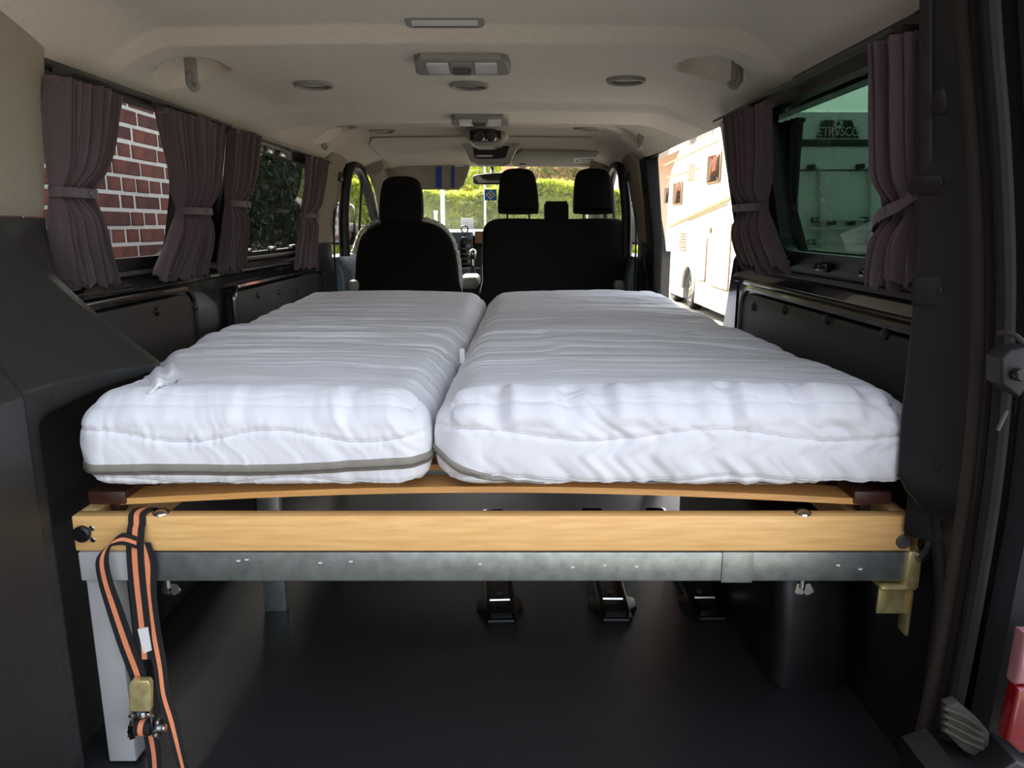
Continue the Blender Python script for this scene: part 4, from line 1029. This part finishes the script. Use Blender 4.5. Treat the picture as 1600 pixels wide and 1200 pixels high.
c = atY(246, 1141, rt); mk('hub', cyl((c.x + .006, rt + .006, c.z), (1, 0, 0), .008, .012, 14, .002), 'steel', rs)
a, b = atY(200, 1119, rt), atY(240, 1119, rt); mk('pawl_bar', box(a.x, b.x, rt, rt + .006, a.z - .004, a.z + .002, .001), 'steel', rs)

# ---- wheel arch covers and floor anchors
U = np.linspace(0, math.pi, 20)
def archcover(side, x_in, y0, y1, h, label):
    pts = []
    cy, ry = (y0 + y1) / 2, (y1 - y0) / 2
    n = 4.0; prof = []
    for a in np.linspace(math.pi, 0, 26):
        ca, sa = math.cos(a), math.sin(a); prof.append((cy + ry * math.copysign(abs(ca) ** (2 / n), ca), h * abs(sa) ** (2 / n)))
    o = tag(mk('wheel_arch_cover', prism(prof, 'x', side * x_in, side * .874, .04, 4), 'wheelarch'), label, 'wheel arch')
    return o
archcover(1, .70, 1.42, 2.35, .36, 'black plastic wheel arch cover under the bed by the rear pillar')
archcover(-1, .70, 1.64, 2.35, .36, 'black plastic wheel arch cover under the bed by the corner cover')
def anchor(x, y, rz, label, L=.72):
    a = thing('seat_anchor', (x, y, 0), label, 'anchor', 'seat anchors in the van floor'); a.rotation_euler = (0, 0, rz)
    out = [(-.032, 0), (.032, 0), (.042, .012), (.042, .05), (.060, .065), (.060, .11), (.042, .125), (.042, L - .01), (.032, L), (-.032, L), (-.042, L - .01), (-.042, .125), (-.060, .11), (-.060, .065), (-.042, .05), (-.042, .012)]
    ORG[a.name] = Vector((0, 0, 0))
    mk('base_plate', prism(out, 'z', 0, .012, .004, 2), 'black_plastic', a, local=True)
    inn = rrect(-.026, .026, .018, L - .02, .006, 4); o2 = rrect(-.034, .034, .010, L - .012, .010, 4)
    mk('rail_rim', ringprism(o2, inn, lambda p: (p[0], p[1], .026), lambda p: (p[0], p[1], .008)), 'black_gloss', a, local=True)
    mk('cross_bar', tube([(-.027, .085, .022), (.027, .085, .022)], .005, 8), 'steel', a, local=True)
    mk('floor_slot_shade', box(-.026, .026, .02, L - .022, .010, .0135), 'flag_black', a, local=True)  # black strip painted for the shade inside the rail
    mk('screw', cyl((0, .13, .016), (0, 0, 1), .008, .006, 12, .001), 'grey_dark', a, local=True)
    return a
for (px, py, rz, lab) in ((783, 976, R(3), 'black seat anchor in the floor, middle of the bed underside'), (963, 974, R(-1), 'black seat anchor in the floor, between the middle one and the wheel arch'), (1113, 972, R(1), 'black seat anchor in the floor beside the wheel arch cover')):
    p = atZ(px, py, 0); anchor(p.x, p.y, rz, lab)
# ================================================================== CEILING FITTINGS
def ceil_pt(px, py):
    z = 1.37
    for _ in range(8):
        p = atZ(px, py, z); z = float(roofz(p.x, p.y))
    return atZ(px, py, z)
def slope_at(p): return math.atan2(float(roofz(p.x, p.y + .05) - roofz(p.x, p.y - .05)), .1), math.atan2(float(roofz(p.x + .05, p.y) - roofz(p.x - .05, p.y)), .1)
def vent(px, py, w, label, blades, m='grey_plastic', ang=0):
    p = ceil_pt(px, py); sy, sx = slope_at(p)
    t = thing('air_vent', p, label, 'air vent', 'round air vents in the headliner'); t.rotation_euler = (sy, -sx, 0)
    r_ = w / 2
    mk('ring', lathe([(r_ * .78, -.004), (r_ * .84, -.010), (r_ * .95, -.009), (r_, 0), (r_, .01), (r_ * .78, .01)], 32), m, t, local=True)
    mk('bowl', lathe([(0, .006), (r_ * .79, .006)], 24), 'grey_dark', t, local=True)
    for k in range(blades):
        y = (k - (blades - 1) / 2) * r_ * 1.5 / blades; hw = math.sqrt(max((r_ * .78) ** 2 - y * y, 0))
        mk('blade', xf(box(-hw, hw, -.0035, .0035, -.0015, .0015), Matrix.Rotation(R(ang), 4, 'Z') @ T(0, y, .001) @ Matrix.Rotation(R(35), 4, 'X')), 'grey_plastic' if m == 'grey_plastic' else m, t, local=True)
    return t
def pxw(px, py, w): p = ceil_pt(px, py); d = p.y * math.cos(PITCH) - (p.z - CZ) * math.sin(PITCH); return w / F * d
vent(490, 131, pxw(490, 131, 62), 'round air vent with angled blades near the hook pocket over the brick-wall window', 5, ang=65)
vent(733, 132, pxw(733, 132, 62), 'round air vent with fine dark slats behind the dome lamp', 8, 'grey_plastic')
vent(978, 124, pxw(978, 124, 62), 'round closed air vent near the hook pocket over the green window', 3)
vent(757, 199, pxw(757, 199, 40), 'small round air vent behind the slim centre lamp', 6)
vent(597, 203, pxw(597, 203, 40), 'small round air vent over the driver side', 6)
vent(916, 200, pxw(916, 200, 40), 'small round air vent over the bench seat', 6)
def lamp(px, py, w, d, h, label, style):
    p = ceil_pt(px, py); sy, sx = slope_at(p)
    t = thing('ceiling_lamp', p, label, 'ceiling lamp'); t.rotation_euler = (sy, 0, 0)
    if style == 'slim':
        mk('housing', prism(rrect(-w / 2, w / 2, -d / 2, d / 2, d * .3, 4), 'z', -.006, .012, .003), 'grey_plastic', t, local=True)
        mk('lens', prism(rrect(-w * .42, w * .42, -d * .28, d * .20, d * .1, 3), 'z', -.0085, 0, .001), 'lamp_lens', t, local=True)
        mk('slot', box(-w * .40, w * .40, d * .22, d * .34, -.0075, 0), 'grey_dark', t, local=True)
    else:
        trap = [(-w * .40, -d / 2), (w * .40, -d / 2), (w * .47, -d * .3), (w / 2, d * .35), (w * .46, d / 2), (-w * .46, d / 2), (-w / 2, d * .35), (-w * .47, -d * .3)]
        # wedge-shaped housing, lower edge hanging toward the back of the van
        vf = prism(trap, 'z', -h, .015, .006); v = [(x, y, z if z > 0 else z * (.55 + .45 * (y / d + .5))) for x, y, z in vf[0]]
        mk('housing', (v, vf[1]), 'grey_plastic', t, local=True)
        for s0, s1, m in ((-.36, -.13, 'lamp_lens'), (-.12, .12, 'grey_plastic'), (.13, .36, 'lamp_lens')):
            vf = prism(rrect(w * s0, w * s1, -d * .34, d * .28, .006, 3), 'z', -h - .004, 0, .002); v = [(x, y, z if z >= 0 else z * (.58 + .45 * (y / d + .5))) for x, y, z in vf[0]]
            q_ = mk('lens' if m == 'lamp_lens' else 'switch_plate', (v, vf[1]), m, t, local=True)
            if m != 'lamp_lens': mk('switch', prism(rrect(-.022, .022, -.014, .014, .006, 3), 'z', -h - .008, -h * .5, .002), 'grey_dark', q_, local=True)
    return t
lamp(695, 32, pxw(695, 32, 124), .045, .01, 'slim flat lamp in the headliner closest to the rear opening', 'slim')
lamp(722, 91, pxw(722, 91, 152), .12, .030, 'large dome lamp with two lenses and a switch', 'dome')
lamp(750, 182, pxw(750, 182, 92), .12, .026, 'smaller dome lamp ahead of the round vents', 'dome')
# coat hooks
for px, py, sgn, lab in ((299, 124, -1, 'coat hook in its headliner pocket above the brick-wall window'), (1152, 121, 1, 'coat hook in its headliner pocket above the green window'), (503, 215, -1, 'small coat hook above the driver-side pillar'), (1004, 214, 1, 'small coat hook above the passenger pillar')):
    p = atY(px, py, 1.96) if py < 150 else ceil_pt(px, py) + Vector((-.012 * sgn, -.03, -.028))
    t = thing('coat_hook', p, lab, 'hook')
    s = 1.0
    mk('base', box(-.014, .014, -.006, .012, -.012, .050, .004), 'grey_plastic', t, local=True)
    mk('hook', tube(smoothpts([(0, -.004, .014), (0, -.016, .004), (-sgn * .002, -.024, -.012), (-sgn * .010, -.022, -.026), (-sgn * .020, -.020, -.024), (-sgn * .025, -.020, -.012)], 5), .0065, 8), 'grey_plastic', t, local=True)
# rear climate control + cubby
CYf = 3.68
cc = thing('climate_panel', atY(762, 224, CYf), 'black overhead climate panel with two knobs in a grey surround', 'control panel')
a = pl([(723, 208), (733, 203), (780, 203), (794, 208), (783, 222), (770, 226), (745, 226), (734, 220)], CYf); mk('surround', prism([(p.x, p.z) for p in a], 'y', CYf, CYf + .24, .008), 'grey_plastic', cc)
a = pl([(734, 204), (783, 204), (783, 219), (777, 222), (739, 222), (734, 218)], CYf - .005); pn = mk('panel', prism([(p.x, p.z) for p in a], 'y', CYf - .006, CYf + .05, .002), 'black_gloss', cc)
for px in (749.5, 768):
    p = atY(px, 214, CYf - .01); mk('knob', cyl((p.x, CYf - .014, p.z), (0, 1, 0), .019, .02, 20, .003), 'black_plastic', pn)
    mk('knob_ring', tube([Vector((p.x + .021 * math.cos(t), CYf - .010, p.z + .021 * math.sin(t))) for t in np.linspace(0, 2 * math.pi, 25)[:-1]], .0022, 6, closed=True), 'steel', pn)
CY2 = 4.15
cb = thing('overhead_cubby', atY(766, 258, CY2), 'grey overhead cubby with papers in it above the windscreen', 'storage cubby')
oq = [(p.x, p.z) for p in pl([(722, 224), (812, 224), (797, 252), (785, 257), (748, 257), (735, 252)], CY2)]
iq = [(p.x, p.z) for p in pl([(738, 228), (796, 228), (790, 246), (780, 248), (748, 248), (741, 246)], CY2)]
mk('shell', ringprism(oq, iq, lambda p: (p[0], CY2, p[1]), lambda p: (p[0], CY2 + .12, p[1])), 'grey_plastic', cb)
mk('back', prism(oq, 'y', CY2 + .11, CY2 + .13), 'black_plastic', cb)
pp = thing('papers', atY(752, 244, CY2 + .05), 'loose white papers lying in the overhead cubby', 'papers')
a = atY(742, 245.5, CY2 + .04); b = atY(768, 245.5, CY2 + .04)
for k in range(3): mk('sheet', xf(box(a.x, b.x, CY2 + .01, CY2 + .09, -.001, .001), T(.004 * k, .004 * k, a.z + .004 * k)), 'paper', pp)

# ================================================================== CABIN
SEY = 4.36
def outline(px, Y): return [(p.x, p.z) for p in (atY(*q, Y) for q in px)]
def smooth2(poly, n=4):
    return [(p.x, p.y) for p in smoothpts([Vector((a, b, 0)) for a, b in poly], n, closed=True)]
ds_ = thing('driver_seat', (-.42, SEY + .2, .0), 'black driver seat with a fleecy grey-edged cover', 'seat')
ol = smooth2(outline([(553, 520), (552, 440), (554, 395), (562, 366), (580, 352), (606, 345), (650, 345), (680, 352), (700, 368), (710, 395), (716, 440), (718, 520)], SEY))
bk = mk('backrest', prism(ol, 'y', SEY, SEY + .15, .045, 5), 'fleece_dark', ds_)
mk('seat_cushion', box(-.68, -.16, SEY + .08, SEY + .62, .12, .30, .06, 4), 'fleece_dark', ds_)
mk('seat_base', box(-.62, -.22, SEY + .08, SEY + .55, 0, .14, .02), 'black_plastic', ds_)
ol = smooth2(outline([(592, 345), (591, 318), (594, 292), (600, 280), (614, 275), (636, 275), (650, 280), (656, 292), (659, 318), (657, 345), (640, 350), (608, 350)], SEY))
mk('headrest', prism(ol, 'y', SEY + .01, SEY + .12, .03, 4), 'seat_fabric', ds_)
fl_pts = smoothpts([atY(px, py, SEY + .09) for px, py in ((655, 344), (680, 350), (701, 368), (712, 395), (717, 430), (718, 470))], 8)
v, f = tube(fl_pts, .020, 12); v = [tuple(Vector(p) + Vector(rng.normal(0, .0045, 3))) for p in v]
mk('fleece_edge', (v, f), 'fleece', bk, smooth=80)
fl_pts = smoothpts([atY(px, py, SEY + .09) for px, py in ((598, 346), (578, 353), (562, 367), (554, 395))], 8)
v, f = tube(fl_pts, .014, 12); v = [tuple(Vector(p) + Vector(rng.normal(0, .0045, 3))) for p in v]
mk('fleece_edge', (v, f), 'fleece', bk, smooth=80)
a = atY(738, 437, SEY + .25)
ar = mk('armrest', xf(box(-.06, .055, -.16, .16, -.045, .03, .03, 4), T(a.x - .01, a.y, a.z)), 'grey_plastic', ds_)
bs = thing('bench_seat', (.40, SEY + .2, 0), 'wide black double passenger seat with two headrests', 'seat')
ol = smooth2(outline([(754, 520), (753, 440), (753, 385), (755, 358), (766, 345), (790, 341), (870, 342), (950, 341), (974, 345), (984, 360), (986, 400), (986, 520)], SEY))
mk('backrest', prism(ol, 'y', SEY, SEY + .14, .035, 4), 'seat_fabric', bs)
mk('seat_cushion', box(-.01, .82, SEY + .08, SEY + .62, .12, .30, .06, 4), 'seat_fabric', bs)
mk('seat_base', box(.04, .78, SEY + .08, SEY + .55, 0, .14, .02), 'black_plastic', bs)
for x0, in ((0,), (119,)):
    o_ = [(778, 330), (779, 295), (783, 272), (792, 264), (808, 262), (826, 264), (835, 272), (840, 295), (842, 330), (834, 334), (810, 335), (786, 334)]
    ol = smooth2(outline([(px + x0, py) for px, py in o_], SEY))
    h = mk('headrest', prism(ol, 'y', SEY + .01, SEY + .12, .03, 4), 'seat_fabric', bs)
    for px in (793, 827):
        a, b = atY(px + x0, 330, SEY + .06), atY(px + x0, 350, SEY + .06); mk('headrest_post', tube([a, b], .006, 8), 'black_plastic', h)
ol = outline([(851, 345), (851, 320), (854, 314), (886, 314), (889, 320), (889, 345)], SEY)
mk('belt_housing', prism(ol, 'y', SEY + .02, SEY + .13, .01), 'seat_fabric', bs)

DY = 5.15
db = thing('dashboard', (0, DY + .25, .25), 'dark dashboard with centre console under the windscreen', 'dashboard')
mk('body', prism([(DY + .05, .30), (DY, .75), (DY + .05, .90), (DY + .20, .935), (DY + .50, .93), (DY + .50, .30)], 'x', -.78, .78, .02), 'black_plastic', db)
mk('top_pad', prism([(DY + .03, .90), (DY + .10, .945), (DY + .52, .94), (DY + .52, .90)], 'x', -.78, .78, .01), 'grey_dark', db)
a = outline([(702, 362), (738, 362), (741, 425), (704, 425)], DY); mk('centre_stack', prism(a, 'y', DY - .05, DY + .1, .01), 'bluegrey', db)
a = outline([(719, 374), (737, 374), (739, 417), (720, 417)], DY - .05)
st = mk('button_field', prism(a, 'y', DY - .065, DY - .03, .004), 'black_gloss', db)
for k in range(5):
    p, q = atY(721, 380 + 8 * k, DY - .068), atY(737, 380 + 8 * k, DY - .068); mk('button_row', box(p.x, q.x, DY - .072, DY - .06, p.z - .008, p.z + .004, .002), 'grey_dark', st)
a = outline([(742, 361), (757, 361), (757, 381), (742, 380)], DY - .02); mk('wood_insert', prism(a, 'y', DY - .04, DY + .05, .004), 'walnut', db)
a = outline([(712, 418), (752, 418), (754, 470), (712, 470)], DY - .12); mk('console', prism(a, 'y', DY - .15, DY + .05, .015), 'black_plastic', db)
a = outline([(722, 419), (735, 418), (736, 434), (724, 434)], DY - .16); mk('console_panel', prism(a, 'y', DY - .16, DY - .12, .004), 'bluegrey', db)
gl = thing('gear_lever', atY(739, 420, DY - .2), 'gear lever with a chrome-edged knob between the seats', 'gear lever')
p = atY(739, 402, DY - .2)
mk('knob', lathe([(0, .055), (.014, .052), (.026, .038), (.028, .018), (.022, -.01), (.014, -.04), (.012, -.055), (0, -.055)], 18, T(p.x, DY - .2, p.z)), 'steel', gl)
mk('knob_face', lathe([(0, .035), (.012, .03), (.017, .015), (.014, -.01), (0, -.02)], 14, T(p.x, DY - .212, p.z)), 'black_gloss', gl)
mk('boot', lathe([(.012, -.05), (.018, -.09), (.04, -.14), (.05, -.17), (0, -.17)], 18, T(p.x, DY - .2, p.z)), 'black_plastic', gl)
ph = thing('phone_holder', atY(728, 374, DY - .02), 'black phone holder with a ring on the dashboard', 'phone holder')
c = atY(726, 358, DY - .04)
mk('ring', tube([Vector((c.x + .022 * math.cos(t), DY - .04, c.z + .022 * math.sin(t))) for t in np.linspace(0, 2 * math.pi, 25)[:-1]], .005, 8, closed=True), 'black_plastic', ph)
mk('stem', tube(smoothpts([(c.x, DY - .04, c.z - .022), (c.x + .004, DY - .05, c.z - .05), (c.x, DY - .06, c.z - .085)], 5), .009, 8), 'black_plastic', ph)
mk('cradle', box(c.x - .02, c.x + .02, DY - .085, DY - .05, c.z - .10, c.z - .05, .006), 'black_plastic', ph)
c = atY(730, 349, DY + .25)
cdw = mk('parking_card', xf(box(-.045, .045, -.003, .003, -.035, .045, .002), T(c.x, c.y, c.z - .008) @ Matrix.Rotation(R(-12), 4, 'X')), 'paper'); tag(cdw, 'pale card standing on the dashboard behind the phone holder', 'card')
sw = thing('steering_wheel', (-.42, 4.88, .62), 'black steering wheel in front of the driver seat', 'steering wheel')
tilt = T(-.42, 4.88, .78) @ Matrix.Rotation(R(62), 4, 'X')
mk('rim', xf(tube([Vector((.185 * math.cos(t), .185 * math.sin(t), 0)) for t in np.linspace(0, 2 * math.pi, 37)[:-1]], .015, 8, closed=True), tilt), 'black_plastic', sw)
mk('hub', xf(join(lathe([(0, .03), (.06, .025), (.075, -.01), (0, -.01)], 20), box(-.18, .18, -.02, .02, -.008, .008, .004), box(-.02, .02, -.18, 0, -.008, .008, .004)), tilt), 'black_plastic', sw)
mk('column', xf(tube([(0, 0, -.01), (0, 0, -.24)], .04, 12), tilt), 'black_plastic', sw)

# sun visors
VY = 4.80
v1 = thing('sun_visor', atY(660, 297, VY), 'grey sun visor folded down on the driver side with two blue strips', 'sun visor')
a = outline([(596, 264), (600, 258), (720, 254), (733, 256), (734, 262), (724, 290), (716, 296), (602, 297), (596, 290)], VY)
mk('flap', prism(a, 'y', VY, VY + .02, .006), 'visor', v1)
for x0, x1 in ((681, 690), (705, 710)):
    a = outline([(x0, 260), (x1, 260), (x1, 293), (x0, 293)], VY - .003); mk('blue_strip', prism(a, 'y', VY - .003, VY + .002), 'blue', v1)
a = outline([(710, 253), (724, 252), (724, 260), (711, 261)], VY - .005); mk('clip', prism(a, 'y', VY - .012, VY + .02, .003), 'paper', v1)
mk('arm', tube(smoothpts([atY(602, 262, VY), atY(597, 256, VY), atY(599, 250, VY)], 4), .006, 8), 'visor', v1)
v2 = thing('sun_visor', atY(875, 256, 4.74), 'grey sun visor folded up on the passenger side with a sticker', 'sun visor')
def tiltY(py): return float(np.interp(py, [233, 257], [4.28, 4.74]))
def tilt_slab(pix, lift, th):
    top = [atY(px, py, tiltY(py)) + Vector((0, -lift * .1, -lift)) for px, py in pix]; n = len(top)
    bot = [p + Vector((0, .01, th)) for p in top]
    return [tuple(p) for p in top + bot], [tuple(range(n)), tuple(range(2 * n - 1, n - 1, -1))] + [(i, i + n, (i + 1) % n + n, (i + 1) % n) for i in range(n)]
mk('flap', tilt_slab([(801, 253), (806, 238), (815, 233), (935, 234), (942, 240), (940, 254), (930, 257), (805, 257)], .012, .016), 'visor', v2)
stk = mk('sticker', tilt_slab([(897, 243), (931, 242), (931, 250), (897, 251)], .014, .002), 'paper', v2)
for k in range(2): mk('print', tilt_slab([(906, 244.5 + 3 * k), (928, 244 + 3 * k), (928, 245.3 + 3 * k), (906, 245.8 + 3 * k)], .0155, .001), 'grey_dark', stk)
mk('print', tilt_slab([(899, 249.5), (902, 244.5), (905, 249.5)], .0155, .001), 'grey_dark', stk)
mk('clip', tilt_slab([(812, 252), (821, 252), (821, 258), (812, 258)], .02, .012), 'black_plastic', v2)
a = atY(935, 258, 4.74); mk('arm', tube([a + Vector((0, 0, .02)), a + Vector((.02, .03, .0)), a + Vector((.03, .03, .05))], .006, 8), 'paper', v2)
# grab points above the front doors
for px, sgn, lab in ((586, -1, 'square grey belt cover in the corner above the driver'), (940, 1, 'square grey belt cover in the corner above the passenger')):
    t = thing('corner_cover', atY(px, 238, 4.5), lab, 'cover')
    a = outline([(px - 10, 231), (px + 6, 228), (px + 11, 238), (px - 4, 243)] if sgn < 0 else [(px - 8, 228), (px + 8, 231), (px + 4, 243), (px - 11, 238)], 4.5)
    mk('frame', prism(a, 'y', 4.48, 4.56, .006), 'grey_plastic', t)
    cx_ = sum(q[0] for q in a) / 4; cz_ = sum(q[1] for q in a) / 4
    mk('insert', box(cx_ - .022, cx_ + .022, 4.474, 4.49, cz_ - .014, cz_ + .014, .004), 'grey_dark', t)
# mirror and pennant
MYm = 4.95
rm_ = thing('rear_view_mirror', atY(770, 288, MYm), 'dark rear-view mirror hanging at the top of the windscreen', 'mirror')
a = smooth2(outline([(739, 280), (741, 274), (760, 271), (800, 269), (806, 274), (805, 285), (795, 287), (745, 288)], MYm), 3)
mk('housing', prism(a, 'y', MYm, MYm + .035, .008), 'black_plastic', rm_)
a = outline([(742, 279), (744, 275), (800, 271.5), (803, 276), (801, 284), (748, 286)], MYm - .001); mk('mirror_glass', prism(a, 'y', MYm - .002, MYm + .004), 'mirror', rm_)
mk('stalk', tube([atY(769, 272, MYm + .02), atY(769, 262, MYm + .06), atY(769, 255, MYm - .02)], .012, 8), 'black_plastic', rm_)
pn_ = thing('pennant', atY(766, 313, MYm), 'small blue pennant with a white and black diamond hanging from the mirror', 'pennant')
c = atY(766.5, 304.5, MYm); w2_, h2_ = 9.2 / F * 4.9, 8.2 / F * 4.9
mk('flag', box(c.x - w2_, c.x + w2_, MYm - .002, MYm + .002, c.z - h2_, c.z + h2_), 'flag_blue', pn_)
for s, m, dy in ((.80, 'flag_white', .003), (.58, 'flag_black', .004), (.34, 'flag_white', .005), (.16, 'flag_black', .006)):
    mk('diamond', prism([(c.x - w2_ * s, c.z), (c.x, c.z - h2_ * s), (c.x + w2_ * s, c.z), (c.x, c.z + h2_ * s)], 'y', MYm - dy, MYm - dy + .002), m, pn_)
mk('cord', tube([(c.x, MYm, c.z + h2_), (c.x + .002, MYm + .005, atY(766, 285, MYm).z)], .0012, 6), 'flag_white', pn_)
